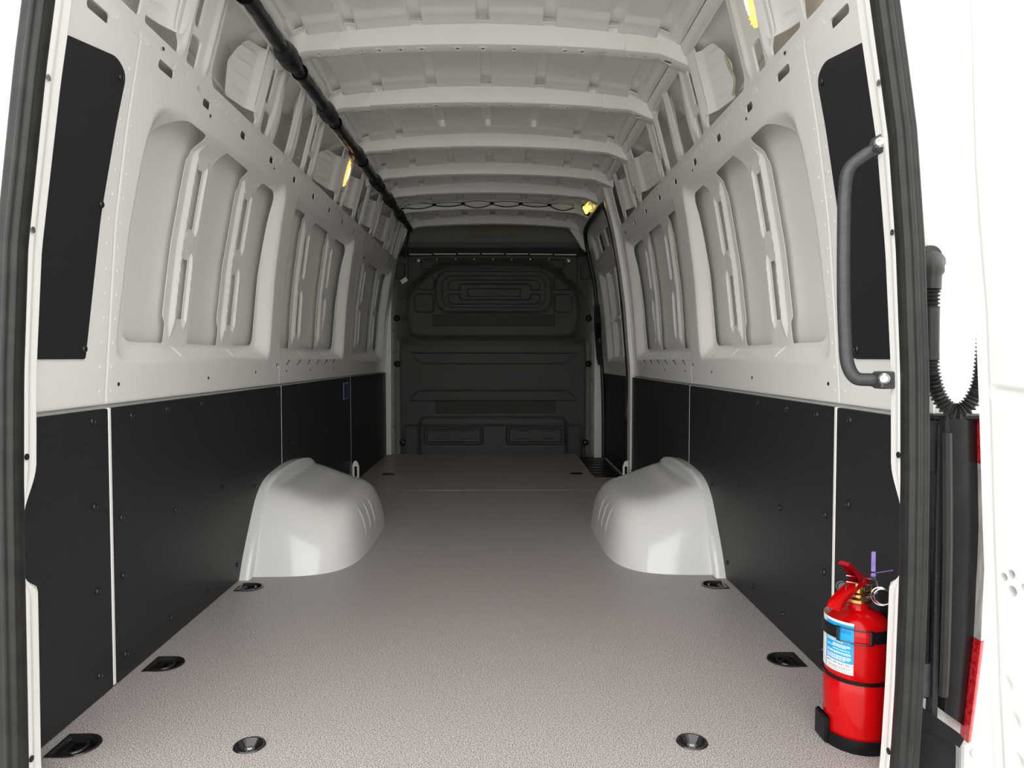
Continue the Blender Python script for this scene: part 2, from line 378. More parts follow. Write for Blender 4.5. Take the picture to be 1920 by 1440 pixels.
def make_wall(s, name, label, y1, npan, seams):
    holes = [grow(P['rec'], .014) for P in PANELS[:npan]]
    ov = [rrect(y - a, 1.537 - b, y + a, 1.537 + b, min(a, b) * .8) for y, a, b in HOLES if y + a < y1 - .02]
    slits = []
    if True:
        P2 = PANELS[1]['rec'][0][0]
        holes.append(circ(3.068, .768, .012, 12))
    fy = [(q - .0104, q + .0105, .0026) for q in SEAMS]
    wl = sheet(name, [(YR, -.03), (y1, -.03), (y1, 1.578), (YR, 1.578)], holes + ov, lines(YR, y1, .07, fy),
               lines(-.03, 1.578, .014, [(.68, .696, .003), (1.548, 1.562, .0026)]), wmap(s, wall_h), 'white', None, rim=.004, dd=.02)
    tag(wl, label, 'wall', kind='structure')
    for P in PANELS[:npan]: panel_piece(s, P, wl)
    grid('outer_skin', lines(1.40, 6.5, .15), lines(-.1, 1.98, .05), lambda u, v: np.stack([s * (W(np.minimum(v, 1.9)) + .076 + .036 * sst(1.56, 1.63, v)), u, v], 1), 'skin', wl)
    # closed rail behind the row of oblong holes
    for za in (1.512, 1.562):
        grid('rail_web', np.linspace(0, 1, 3), lines(1.40, y1 - .02, .2), lambda u, v: np.stack([s * (W(za + 0 * u) + .004 + u * .075), v, za + 0 * u], 1), 'skin', wl)
    # diagonal dark slits under the second window
    for k in range(6):
        yy = 3.20 + k * .175
        B().prism([(yy - .010, .768), (yy + .035, .790), (yy + .045, .790), (yy + .0, .768)], lambda a, b: (s * (W(b) - .001), a, b), lambda a, b: (s * (W(b) + .004), a, b)).done('vent_slit', 'ink', wl, 0)
    return wl
WL = make_wall(-1, 'wall_left', 'white pressed steel side wall opposite the sliding door', 5.93, 3, SEAMS)
WR = make_wall(1, 'wall_right', 'white pressed steel side wall on the fire extinguisher side', 4.50, 2, SEAMS[:2])
# ------------------------------------------------------------------ upper frame (open posts above the rail), one per wall
def upper_frame(s, wl, y1, front):
    zb, zt = 1.594, 1.865
    def rect(a, b, c, d, r=.012): return rpoly([(a, c), (b, c), (b, d), (a, d)], r, 3)
    H = [rect(1.46, 1.722, zb, zt), rpoly([(1.745, zb), (1.925, zb), (1.925, 1.62), (1.89, 1.65), (1.885, zt), (1.745, zt)], .012, 3),
         rect(1.972, 2.034, zb, 1.67),
         rpoly([(2.125, zb + .03), (2.15, zb), (2.512, zb), (2.512, 1.62), (2.47, 1.65), (2.47, zt), (2.125, zt)], .014, 3),
         rect(2.548, 2.588, 1.69, 1.826, .016), rect(2.566, 2.634, zb, 1.67),
         rpoly([(2.665, zb), (2.872, zb), (2.872, zt), (2.665, zt)], .02, 3), rect(2.93, 3.085, zb, zt, .02),
         rect(3.128, 3.17, 1.69, 1.826, .016), rect(3.13, 3.198, zb, 1.67),
         rpoly([(3.262, zb), (3.70, zb), (3.70, 1.62), (3.655, 1.65), (3.655, zt), (3.262, zt)], .014, 3),
         rect(3.745, 3.835, zb, 1.67),
         rect(3.872, 4.135, zb, zt), rect(4.20, 4.345, zb, zt)]
    if s < 0: H.append(rect(1.968, 2.004, 1.69, 1.83, .016))      # on the other side a lamp sits here
    else: H.append(rect(3.752, 3.79, 1.69, 1.826, .016))
    if y1 > 5: H += [rect(4.40, 4.685, zb, zt), rect(4.735, 4.79, zb, 1.67), rect(4.735, 4.77, 1.69, 1.82, .014), rect(4.835, 5.25, zb, zt), rect(5.32, 5.36, 1.69, 1.82, .014),
                     rect(5.32, 5.38, zb, 1.67), rect(5.42, 5.62, zb, zt), rect(5.68, 5.88, zb, zt)]
    rd = [(1.945, .012), (2.085, .014), (2.53, .013), (2.648, .010), (2.90, .015), (3.105, .012), (3.23, .012), (3.725, .014), (3.852, .010), (4.165, .014), (4.372, .012), (4.71, .012), (4.80, .010), (5.285, .012), (5.40, .01)]
    def h(u, v):
        o = 0 * u
        for y, wd in rd: o = o - .008 * np.exp(-((u - y) / wd) ** 2) * sst(zb - .005, zb + .03, v) * sst(1.90, 1.86, v)
        return o + .003 * sst(1.60, 1.58, v)
    fy = [(y - .03, y + .03, .006) for y, wd in rd]
    sheet('upper_frame', [(YR, 1.575), (y1, 1.575), (y1, 1.905), (YR, 1.905)], H, lines(YR, y1, .05, fy), lines(1.575, 1.905, .025, [(1.58, 1.60, .005)]), wmap(s, h), 'white', wl, rim=.007, dd=.014, ang=40)
    # bent bracket plates, turned towards the doorway
    for a, b, c, d in [(1.795, 1.925, 1.648, 1.84), (2.335, 2.505, 1.642, 1.835), (3.41, 3.69, 1.642, 1.80), (3.885, 4.12, 1.645, 1.80), (4.47, 4.70, 1.645, 1.80), (4.98, 5.27, 1.645, 1.80)]:
        if b > y1: continue
        def pf(u, v, e=0.0, a=a, b=b, c=c, d=d):
            t = (u - a) / (b - a)
            o = .004 + .055 * (1 - t) - .012 * sst(.72, .80, t)
            for k in range(4):
                zc = c + (d - c) * (.16 + .23 * k); o = o - .006 * np.exp(-((v - zc) / .005) ** 2) * sst(.10, .2, t) * sst(.62, .5, t)
            return np.stack([s * (W(v) + o + e), u, v], 1)
        pl_ = rpoly([(a + .02 * (b - a) / .15, c), (b - .01, c - .012), (b, c + .02), (b, d), (a + .35 * (b - a), d), (a + .03, d - .03), (a, d - .09)], .012, 3)
        sheet('bracket_plate', pl_, [], lines(a, b, .012), lines(c - .02, d, .02, [(c, d, .006)]), pf, 'white', wl, rim=.004, rim_out=True, dd=.02)
    # curved stiffeners behind the openings
    for y0 in (2.735, 2.985):
        def sf(u, v, y0=y0):
            yy = y0 + u * .085 + .016 * np.sin((v - 1.6) * 16) + .02 * (v - 1.7)
            return np.stack([s * (W(v) + .03 + .025 * (2 * u - 1) ** 2), yy, v], 1)
        grid('stiffener', np.linspace(0, 1, 9), np.linspace(1.57, 1.89, 20), sf, 'white', wl)
    # horizontal swage in the outer skin
    for a, b in [(2.12, 2.40), (2.63, 2.74), (3.25, 3.45)]:
        B().tube([(s * (W(1.69) + .079), a, 1.69), (s * (W(1.66) + .079), b, 1.672)], .0045, 6).done('swage_line', 'skin', wl)
upper_frame(-1, WL, 5.93, True); upper_frame(1, WR, 4.46, False)

# ------------------------------------------------------------------ black lining boards with plugs
plug = B().lathe([(.0085, 0), (.0085, .002), (.0065, .0045), (.0058, .0035), (.003, .0035), (.0, .0045)], (0, 0, 0), 14).done('screw_plug', 'plug')
def boards(s, wl, spans):
    RIV = [(1.669, .654), (1.671, .455), (1.676, .256), (1.676, .056), (1.845, .653), (2.04, .656), (2.273, .657), (1.789, .404), (2.086, .360), (2.443, .361), (2.759, .310), (1.791, .258),
           (2.305, .058), (2.562, .062), (1.794, .058), (2.046, .059), (3.04, .655), (3.35, .655), (3.75, .655), (4.2, .655), (3.25, .42), (3.9, .4), (4.4, .4), (4.45, .1), (4.65, .655), (5.2, .655), (5.8, .655), (4.65, .3), (5.2, .3), (5.8, .3)]
    for a, b in spans:
        f = lambda u, v, e=0.0: np.stack([0 * u + s * (.8795 + e), u, v], 1)
        bo = sheet('lining_board', rpoly([(a, .003), (b, .003), (b, .679), (a, .679)], .006, 2), [], [a + .1, b - .1], [.3, .4], f, 'lining', wl, rim=.010, rim_out=True, dd=.4, ang=30)
        for y, z in RIV:
            if a < y < b: inst(plug, (s * .8795, y, z), (0, R(-90 * s), 0), bo)
def beads(s, wl, L):
    for y, hw in L: B().bbox((s * .884, y, .342), (.005, hw, .338), .0015).done('joint_bead', 'white', wl)
beads(-1, WL, [(1.744, .0055), (3.101, .0022), (4.5305, .0026)]); beads(1, WR, [(1.744, .0055), (3.101, .0022)])
boards(-1, WL, [(1.33, 1.735), (1.753, 3.098), (3.104, 4.527), (4.534, 5.925)])
boards(1, WR, [(1.33, 1.735), (1.753, 3.098), (3.104, 4.485)])
for s, wl in ((-1, WL), (1, WR)):             # rear corner board under the roof, on the sloping part of the wall
    poly = rpoly([(1.385, .797), (1.648 if s < 0 else 1.672, .797), (1.706, 1.455), (1.66, 1.477), (1.385, 1.43)], [.004, .03 if s > 0 else .008, .04, .03, .004])
    cb = sheet('corner_board', poly, [], lines(1.39, 1.70, .06), lines(.80, 1.47, .04), lambda u, v, e=0.0: np.stack([s * (W(v) - .003 + e), u, v], 1), 'lining', wl, rim=.005, rim_out=True)
    for y, z in ((1.683, 1.44), (1.672, 1.15), (1.64, .82), (1.45, .83)): inst(plug, (s * (W(z) - .003), y, z), (0, R(-90 * s), 0), cb)
bpy.data.objects.remove(plug)
# small dark blind holes in the wall pressings
pin = B().lathe([(.0048, 0), (.0048, .0012), (0, .0012)], (0, 0, 0), 10).done('hole_plug', 'ink')
for s, wl in ((-1, WL), (1, WR)):
    for y, z in [(1.85, 1.575), (2.17, 1.515), (2.77, 1.517), (1.80, .735), (2.35, .735), (2.8, .745), (3.2, .742), (3.6, .74), (4.1, .74), (2.09, 1.83), (2.655, 1.75)]:
        inst(pin, (s * (W(z) - .0005), y, z), (0, R(-90 * s), 0), wl)
bpy.data.objects.remove(pin)

# faint spot welds along the rear seam and the rail
weld = B().lathe([(.0052, 0), (.0048, .0007), (.003, .0010), (0, .0006)], (0, 0, 0), 10, cap=False).done('weld_spot', 'white')
for s, wl in ((-1, WL), (1, WR)):
    for k in range(14):
        for dy in (-.026, .024):
            z = .72 + k * .058; inst(weld, (s * W(z), 1.745 + dy + .003 * math.sin(k * 5), z), (0, R(-90 * s), 0), wl)
    for k in range(26):
        y = 1.80 + k * .10; inst(weld, (s * (W(1.568) + .003), y, 1.568), (0, R(-90 * s), 0), wl)
bpy.data.objects.remove(weld)
B().tube(smooth_path([(W(1.78) + .052, 2.345, 1.775), (W(1.73) + .05, 2.335, 1.73), (W(1.69) + .054, 2.325, 1.69), (W(1.65) + .05, 2.36, 1.652)], 6), .0042, 8).done('cream_wire', 'cream', WR)

# ================================================================== structure: ceiling
RIBX = [-.62, -.452, -.228, 0, .228, .452, .62]
def zroof(x): return 1.966 - .05 * (x / .65) ** 2 - .32 * np.maximum(np.abs(x) - .655, 0)
def roof_fn(u, v):
    z = zroof(u)
    for yb in BOWS + [5.94, 1.42]: z = z - .014 * sst(yb - .13, yb - .085, v) * (v < yb + .0) - .008 * sst(yb + .1, yb + .06, v) * (v >= yb)
    rib = 0 * u
    for i in range(len(BOWS) + 1):
        a = ([1.42] + BOWS)[i] + .095; b = (BOWS + [5.94])[i] - .02
        short = 2.6 < (a + b) / 2 and 3.2 < (a + b) / 2 < 3.7
        for k, x in enumerate(RIBX):
            e = b - (.10 if (short and 1 < k < 5) else 0); cen, hl = (a + e) / 2, (e - a) / 2
            rib = np.maximum(rib, sst(.004, -.004, sdrr(u, v, x, cen, .0205, hl, .020)))
    z = z + .024 * rib
    return np.stack([u, v, z], 1)
fx = [(x - .030, x + .030, .0036) for x in RIBX]
vf = [(y - .15, y + .13, .012) for y in BOWS]
ce = grid('ceiling', lines(-.87, .87, .035, fx), lines(1.34, 6.5, .03, vf), roof_fn, 'white', None, 38)
tag(ce, 'white ribbed roof skin crossed by pressed bows', 'ceiling', kind='structure')
SEC = [(-.05, .056), (-.026, .054), (-.019, .048), (-.003, .007), (.000, .002), (.006, 0.0), (.056, 0.0), (.061, .003), (.064, .010), (.070, .028)]
ARC = [0.0]
for i in range(1, len(SEC)): ARC.append(ARC[-1] + math.hypot(SEC[i][0] - SEC[i - 1][0], SEC[i][1] - SEC[i - 1][1]))
VB0, VB1 = ARC[5], ARC[6]
def zbow(x): return 1.890 - .032 * (x / .69) ** 2 - .026 * np.maximum(np.abs(x) - .62, 0) / .08
def bow_fn(yb, off=0.0, notch=False, k=1.0):
    def fn(u, v, e=0.0):
        dy = np.interp(v, ARC, [p[0] for p in SEC]); dz = np.interp(v, ARC, [p[1] for p in SEC]) * 1.24 * k
        if notch: dz = dz - .012 * sst(.61, .625, np.abs(u)) * (dz > .03)
        return np.stack([u, yb + dy - off * (dy < .03) + off * .3 * (dy > .05), zbow(u) + dz - off + e], 1)
    return fn
boss = mk('boss_ring', *(lambda b: (b.v, b.f))(B().lathe([(.017, .0), (.015, -.0022), (.0105, -.0022), (.0085, -.0005), (.004, -.0005)], (0, 0, 0), 16).lathe([(.0036, -.0009), (.0, -.0009)], (0, 0, 0), 8)), 'white')
bossdot = mk('boss_hole', *(lambda b: (b.v, b.f))(B().lathe([(.0042, -.0011), (0, -.0011)], (0, 0, 0), 8)), 'ink')
for bi, yb in enumerate(BOWS):
    vm = (VB0 + VB1) / 2
    hl = []
    if bi < 6:
        for x, rx in [(.655, .015), (.565, .007), (.535, .0035), (.43, .0085), (.405, .003), (.10, .003), (.20, .0055)]:
            for sg in (-1, 1):
                if (x == .20 and sg < 0) or (x in (.43, .655) and bi > 4): continue
                hl.append([(sg * x + rx * math.cos(t), vm + .004 + min(rx, .010) * math.sin(t)) for t in np.linspace(0, 2 * math.pi, 13)[:-1]])
    hl = [h for h in hl if abs(h[0][0]) < .5]
    bw = sheet('roof_bow', [(-.52, 0), (.52, 0), (.52, ARC[-1]), (-.52, ARC[-1])], hl, lines(-.52, .52, .04), np.array(ARC[1:-1]), bow_fn(yb), 'white', ce, rim=.006, dd=.05, ang=35)
    for sg in (-1, 1):                       # overlapping end brackets
        eh = [[(sg * x + rx * math.cos(t), vm + .004 + min(rx, .010) * math.sin(t)) for t in np.linspace(0, 2 * math.pi, 13)[:-1]] for x, rx in [(.655, .015), (.575, .007), (.545, .0035), (.52, .006)]] if bi < 5 else []
        a, b = (-.735, -.497) if sg < 0 else (.497, .735)
        sheet('bow_end_bracket', [(a, .004), (b, .004), (b, ARC[-1]), (a, ARC[-1])], eh, lines(a, b, .012), np.array(ARC[1:-1]), bow_fn(yb, .0040, True), 'white', bw, rim=.005, rim_out=True, dd=.05, ang=40)
    if bi < 5:
        for x in (-.365, -.29, -.215, -.09, 0, .11, .29, .35, -.0 + .215):
            if x == .215: continue
            inst(boss, (x, yb + .031, zbow(x)), (0, 0, 0), bw); inst(bossdot, (x, yb + .031, zbow(x) - .0005), (0, 0, 0), bw)
    for k, x in enumerate(RIBX[1:-1]):         # little tabs at the top edge of the bow, under each rib
        B().bbox((x, yb - .036, zbow(x) + .0632), (.03, .011, .002), .001).done('bow_tab', 'white', bw)
bpy.data.objects.remove(boss); bpy.data.objects.remove(bossdot)
# front header and rear header
def header(yb, name):
    return sheet(name, [(-.72, 0), (.72, 0), (.72, ARC[-1]), (-.72, ARC[-1])], [circ(x, ARC[2] + .022, .003, 8) for x in np.linspace(-.5, .5, 15)], lines(-.72, .72, .04), np.array(ARC[1:-1]), bow_fn(yb, k=1.0), 'white', ce, rim=.006, dd=.06)
header(5.90, 'front_header')
# cant strips running along both sides of the roof
for s in (-1, 1):
    for a, z0 in ((.668, .001), (.70, .004)):
        grid('cant_strip', np.linspace(0, 1, 7), lines(1.40, 5.95, .3), lambda u, v: np.stack([s * (a + .03 * (u - .5)), v, zroof(a) + .012 - .035 * (u) - .012 * np.sin(u * math.pi) - z0 - (a - .668) * .6], 1), 'white', ce)

# ================================================================== structure: bulkhead
def px2(px, py): return ((px - 938) / 225.0 + .06, .8 - (py - 671) / 225.0)
def bulk_h(x, z):
    h = 0 * x
    # big bulging upper field and the lower field
    up = sdpoly(x, z, [(-.70, .975), (.70, .975), (.73, 1.30), (.46, 1.56), (-.46, 1.56), (-.73, 1.30)], .04)
    h = h + .05 * sst(.06, -.02, up)
    lo = sdrr(x, z, 0, .43, .775, .53, .03); h = h + .028 * sst(.03, -.01, lo) * sst(.98, .90, z)
    h = h + .018 * sst(.02, -.01, sdrr(x, z, .0, .05, .735, .185, .03)) + .016 * sst(.03, -.01, sdrr(x, z, 0, .05, .60, .245, .05))
    def groove(d, wd=.006, dp=.008): return -dp * np.exp(-(d / wd) ** 2)
    c = lambda X0, Y0, X1, Y1, r: sdrr(x, z, (px2(X0, 0)[0] + px2(X1, 0)[0]) / 2, (px2(0, Y0)[1] + px2(0, Y1)[1]) / 2, (X1 - X0) / 450., (Y1 - Y0) / 450., r)
    o1 = c(818, 509, 1034, 586, .11); o2 = c(830, 519, 1022, 577, .085); o3 = c(841, 527, 1012, 571, .05)
    h = h + groove(o1) + .006 * sst(.004, -.004, o2)
    h = h - .010 * sst(.004, -.004, o3)
    bar = np.minimum(c(863, 534, 995, 563, .03), c(830, 545, 1022, 553, .005))
    h = h + .010 * sst(.004, -.004, np.maximum(bar, o3))
    h = h - .008 * sst(.003, -.004, c(878, 543, 975, 557, .006))
    for X0, Y0, X1, Y1 in ((786, 519, 815, 545), (779, 553, 814, 586), (1038, 519, 1067, 545), (1039, 553, 1072, 586)): h = h - .009 * sst(.004, -.004, c(X0, Y0, X1, Y1, .03))
    cx = px2(925, 0)[0]
    h = h - .008 * sst(.003, -.004, sdpoly(x, z, [(cx - .60, .752), (cx + .60, .752), (cx + .70, .842), (cx - .70, .842)], .006))
    h = h - .008 * sst(.003, -.004, sdpoly(x, z, [(cx - .71, .444), (cx + .71, .444), (cx + .62, .528), (cx - .62, .528)], .006))
    for X0, X1 in ((796, 905), (950, 1058)):
        d = c(X0, 799, X1, 833, .015); h = h - .016 * sst(.004, -.005, d) + .010 * sst(-.018, -.026, d)
        for k in range(2):
            xc = px2(X0 + (X1 - X0) * (.27 + .46 * k), 0)[0]
            for zz in (.185, .165, .145, .125): h = h - .004 * np.exp(-((z - zz) / .005) ** 2) * (np.abs(x - xc) < .062)
    # top flange lines
    h = h + groove(sdrr(x, z, 0, 1.58, .60, .035, .02), .006, .006) + .008 * sst(.004, -.004, np.maximum(np.abs(x) - .80, z - 1.64)) * (np.abs(x) > .70) * (z > 1.30)
    for sg in (-1, 1): h = h - .010 * sst(.004, -.006, sdrr(sg * x, z, .775, 1.52, .045, .06, .015))
    return h
bx_ = lines(-.85, .85, .009); bz_ = lines(-.11, 1.635, .009)
bh = grid('wall_front', bx_, bz_, lambda u, v: np.stack([u, 6.02 - bulk_h(u, v), v + .012 * (v > 1.60) * np.cos(u * 1.7)], 1), 'bulkhead', None, 30)
tag(bh, 'charcoal moulded bulkhead closing the far end of the load space', 'bulkhead', kind='structure')
def disc(name, loc, r, m, parent, h=.006, n=16):
    return B().lathe([(r, 0), (r, h * .6), (r * .7, h), (r * .55, h * .6), (r * .3, h * .6), (0, h * .8)], loc, n, axis=(0, -1, 0)).done(name, m, parent)
for px, py in ((786, 490), (1066, 490)):
    x, z = px2(px, py); disc('bolt', (x, 6.0, z), .014, 'steel', bh)
for px, py in ((755, 829), (1098, 830)):
    x, z = px2(px, py); disc('tie_eye', (x, 5.985, z), .028, 'plug', bh, .02)
for sg in (-1, 1):
    for z in (1.22, 1.03, .84, .62, .42, .22): disc('rivet', (sg * .832, 6.018, z), .008, 'plug', bh, .005, 10)
for sg in (-1, 1):
    for z in (1.13, .75): disc('fixing_knob', (sg * .80, 6.01, z), .028, 'black', bh, .02)
for k in range(9): disc('rivet', (-.62 + k * .155, 6.012, 1.618), .007, 'steel', bh, .004, 8)
rot = Matrix.Rotation(R(-35), 3, 'Y')
B().bbox((px2(759, 0)[0], 6.0, px2(0, 527)[1]), (.028, .002, .018), .001, rot).done('white_tag', 'paper', bh)
x0, z0 = px2(812, 612); x1, z1 = px2(1040, 590)
B().bbox(((x0 + x1) / 2, 5.966, (z0 + z1) / 2), ((x1 - x0) / 2, .003, (z1 - z0) / 2), .001).done('flat_plate', 'strip', bh)  # blank dark rectangle built as a thin plate
x0, z0 = px2(817, 775); x1, z1 = px2(1042, 752)
B().bbox(((x0 + x1) / 2, 5.988, (z0 + z1) / 2), ((x1 - x0) / 2, .003, (z1 - z0) / 2), .001).done('flat_plate', 'strip', bh)  # second blank dark rectangle, lower down
# over-cab panel set back behind the bulkhead top, and its ledge
oc = grid('overcab_panel', np.linspace(-.98, .98, 9), np.linspace(1.55, 2.05, 11), lambda u, v: np.stack([u, 6.36 - .10 * sst(1.70, 1.80, v), v], 1), 'bulktrim', bh)
B().box((0, 6.24, 1.69), (.84, .006, .055)).done('shade_strip', 'strip', bh, 0)  # added near-black strip, stands in for shade in the gap above the ledge
B().bbox((px2(929, 0)[0], 6.252, 1.895), (.24, .003, .052), .001).done('flat_plate', 'olive', bh)  # blank olive rectangle on the over-cab panel
lg = B()
for k in range(7): lg.bbox((-.60 + k * .2, 6.03, 1.652 + .012 * math.cos((-.60 + k * .2) * 1.7)), (.092, .02, .0035), .001)
lg.done('ledge_clips', 'white', bh)
B().box((0, 6.2, 1.632), (.86, .17, .004)).done('ledge', 'bulktrim', bh, 0)
# white frame around the bulkhead
fr = sheet('front_frame', [(-.98, -.12), (.98, -.12), (.98, 2.02), (-.98, 2.02)],
           [rpoly([(-.842, -.06), (.838, -.06), (.838, 1.40), (.80, 1.655), (.735, 1.70), (.60, 1.905), (-.63, 1.905), (-.69, 1.86), (-.775, 1.655), (-.835, 1.50)], .02)],
           lines(-.9, .9, .3), lines(0, 1.9, .3), lambda u, v, e=0.0: np.stack([u, 0 * u + 5.945 + e, v], 1), 'white', bh, rim=.05, dd=.05)

# ================================================================== structure: sliding door in the right wall
SD0, SD1 = 4.56, 5.93
def sd_h(u, v):
    rec = sdrr(u, v, 5.20, 1.12, .50, .36, .05); h = .028 + .045 * sst(0, -.06, rec)
    h = h + .03 * sst(0, -.04, sdrr(u, v, 5.20, 1.665, .50, .11, .03)) - .012 * np.exp(-((v - 1.53) / .012) ** 2)
    for y in (5.05, 5.42): h = h - .03 * np.clip(1 - np.abs(u - y) / .028, 0, 1) * (rec < -.05)
    h = h - .02 * np.clip(1 - np.abs(v - 1.08) / .02, 0, 1) * (rec < -.05) * (u < 5.42)
    return h + .013 * sst(.684, .68, v) * 0
sdh = [rpoly([(5.46, .86), (5.56, .86), (5.60, 1.42), (5.46, 1.42)], .02), rpoly([(5.09, 1.11), (5.38, 1.11), (5.38, 1.42), (5.09, 1.42)], .015), rpoly([(5.09, .86), (5.38, .86), (5.38, 1.05), (5.09, 1.05)], .015),
       rpoly([(4.82, .86), (5.01, .86), (5.01, 1.42), (4.84, 1.42)], .02)] + [rpoly([(a, 1.60), (b, 1.60), (b, 1.73), (a, 1.73)], .012) for a, b in ((4.80, 4.93), (5.05, 5.22), (5.36, 5.54))]
SDR = sheet('door_1', [(SD0, -.03), (SD1, -.03), (SD1, 1.86), (SD0, 1.86)], sdh, lines(SD0, SD1, .05, [(5.02, 5.08, .006), (5.39, 5.45, .006), (4.70, 4.78, .01), (5.62, 5.70, .01)]), lines(0, 1.86, .05, [(.76, .84, .01), (1.06, 1.10, .006), (1.42, 1.58, .01)]), wmap(1, sd_h), 'white', None, rim=.015, dd=.03)
tag(SDR, 'closed white sliding side door near the bulkhead', 'sliding door', kind='structure')
sheet('lining_board', rpoly([(4.65, .003), (5.88, .003), (5.88, .675), (4.85, .675), (4.85, .40), (4.65, .20)], .006, 2), [], [5.2], [.3], lambda u, v, e=0.0: np.stack([0 * u + .905 + e, u, v], 1), 'lining', SDR, rim=.01, rim_out=True, dd=.5)
# pillar between the wall and the sliding door, with its rubber seal
bp = [(4.46, -.02), (4.60, -.02), (4.60, .12), (4.575, .40), (4.54, .55), (4.54, .80), (4.60, 1.0), (4.60, 1.80), (4.46, 1.90)]
sheet('door_pillar', bp, [rpoly([(4.515, .03), (4.56, .03), (4.56, .12), (4.515, .12)], .01, 3)], lines(4.47, 4.60, .02), lines(0, 1.9, .05), wmap(1, lambda u, v: -.022 + .03 * sst(4.555, 4.60, u)), 'white', WR, rim=.03, rim_out=True, dd=.04)
seal2 = smooth_path([(W(-.02) + .01, 4.615, -.02), (W(.6) + .0, 4.615, .6), (W(1.3) - .006, 4.605, 1.3), (W(1.62) - .006, 4.60, 1.62), (W(1.74) - .006, 4.63, 1.745), (W(1.79) - .006, 4.75, 1.80), (W(1.80) - .006, 5.3, 1.805), (W(1.78) - .006, 5.66, 1.79), (W(1.70) - .006, 5.76, 1.70), (W(1.55) - .006, 5.79, 1.55), (W(1.3) - .004, 5.80, 1.3), (W(.6), 5.82, .6), (.90, 5.82, -.02)], 6)
o = B().tube(seal2, .016, 8).done('trim_1', 'rubber'); tag(o, 'black rubber seal framing the sliding door opening', 'seal', kind='structure')
sheet('overdoor_panel', [(4.46, 1.80), (5.93, 1.80), (5.93, 1.905), (4.46, 1.905)], [circ(5.0, 1.86, .008, 10), circ(5.65, 1.87, .006, 8), circ(5.72, 1.855, .006, 8)], lines(4.5, 5.9, .1), lines(1.80, 1.9, .03), wmap(1, lambda u, v: -.012), 'white', WR, rim=.02, dd=.03)
dc = B().prism([(5.72, 1.22), (5.86, 1.05), (5.86, .80), (5.78, .74), (5.80, .95), (5.74, 1.08)], lambda a, b: (W(b) - .04, a, b), lambda a, b: (W(b) + .005, a, b)).done('latch_cover', 'black', SDR, 0)

# ================================================================== structure: rear door frame
AZ = [-.1, .05, .19, .38, .58, .77, 1.0, 1.2, 1.31, 1.435, 1.60, 1.75, 1.80]
AXL = [.806, .807, .806, .805, .803, .798, .785, .760, .746, .727, .702, .679, .671]
AXR = [.780, .791, .797, .801, .800, .796, .783, .765, .748, .728, .703, .680, .672]
def AP(s, z): return np.interp(z, AZ, AXL if s < 0 else AXR)
def yedge(z):
    y = 1.352 + .010 * np.clip((z - .8) / .6, 0, 1)
    return y - .037 * (sst(.355, .405, z) * sst(.60, .505, z))
def BO(z): return np.interp(z, [-.2, .75, 1.2, 1.47, 1.9], [1.02, 1.02, .958, .905, .82])
for s, nm, lab in ((-1, 'trim_2', 'white rear door post on the left of the load opening'), (1, 'trim_3', 'white rear door post beside the extinguisher and grab handle')):
    zz = lines(-.12, 1.86, .03, [(.34, .62, .01)])
    def lipf(u, v):
        ye = yedge(v); seam = .0025 * np.exp(-((v - (1.43 - 0 * u)) / .004) ** 2) + .0025 * np.exp(-((v - .135) / .004) ** 2)
        return np.stack([s * (AP(s, v) + .004 * (1 - u) ** 4 + seam + .004 * sst(.55, .62, u)), 1.298 + u * (ye - 1.298), v], 1)
    lp = grid(nm, np.linspace(0, 1, 11), zz, lipf, 'white')
    tag(lp, lab, 'door post', kind='structure')
    grid('post_return', np.linspace(0, 1, 4), zz, lambda u, v: np.stack([s * (AP(s, v) + .006 + (W(v) - .014 - AP(s, v) - .006) * (u + (1 - u) * sst(.365, .405, v) * sst(.60, .51, v))), 1.356 + .010 * np.clip((v - .8) / .6, 0, 1) + 0 * u, v], 1), 'white', lp)
    prof = [(.0, 1.30), (.012, 1.292), (.030, 1.297), (.038, 1.335), (.050, 1.352), (.075, 1.354), (.080, 1.349), (.086, 1.354)]
    def outf(u, v):
        a = np.interp(u, np.linspace(0, .6, len(prof)), [p[0] for p in prof]); y = np.interp(u, np.linspace(0, .6, len(prof)), [p[1] for p in prof])
        x = AP(s, v) + .003 + a; b = BO(v)
        t = np.clip((u - .6) / .3, 0, 1); t2 = np.clip((u - .9) / .1, 0, 1)
        x = np.where(u > .6, AP(s, v) + .089 + t * (b - AP(s, v) - .089), x)
        y = np.where(u > .6, 1.354 + .02 * t * t + .30 * t2, y)
        return np.stack([s * x, y, v], 1)
    grid('outer_pillar', np.concatenate([np.linspace(0, .6, 22), np.linspace(.63, .9, 8), [.92, .94, .97, 1.0]]), lines(-.45, 1.9, .04), outf, 'body', lp)
    for z in (1.30, 1.03, .62, .44, .06):
        B().lathe([(.006, 0), (.006, .0015), (.003, .002), (0, .0008)], (s * (AP(s, z) - .0005), 1.318, z), 10, axis=(-s, 0, 0)).done('screw_hole', 'steel' if z > 1 else 'ink', lp)
rh = B().box((0, 1.37, 1.88), (.80, .07, .045)).box((0, 1.37, -.09), (.90, .05, .06)); o = rh.done('trim_4', 'white', smooth=0)
tag(o, 'white header and sill of the rear door opening', 'door frame', kind='structure')
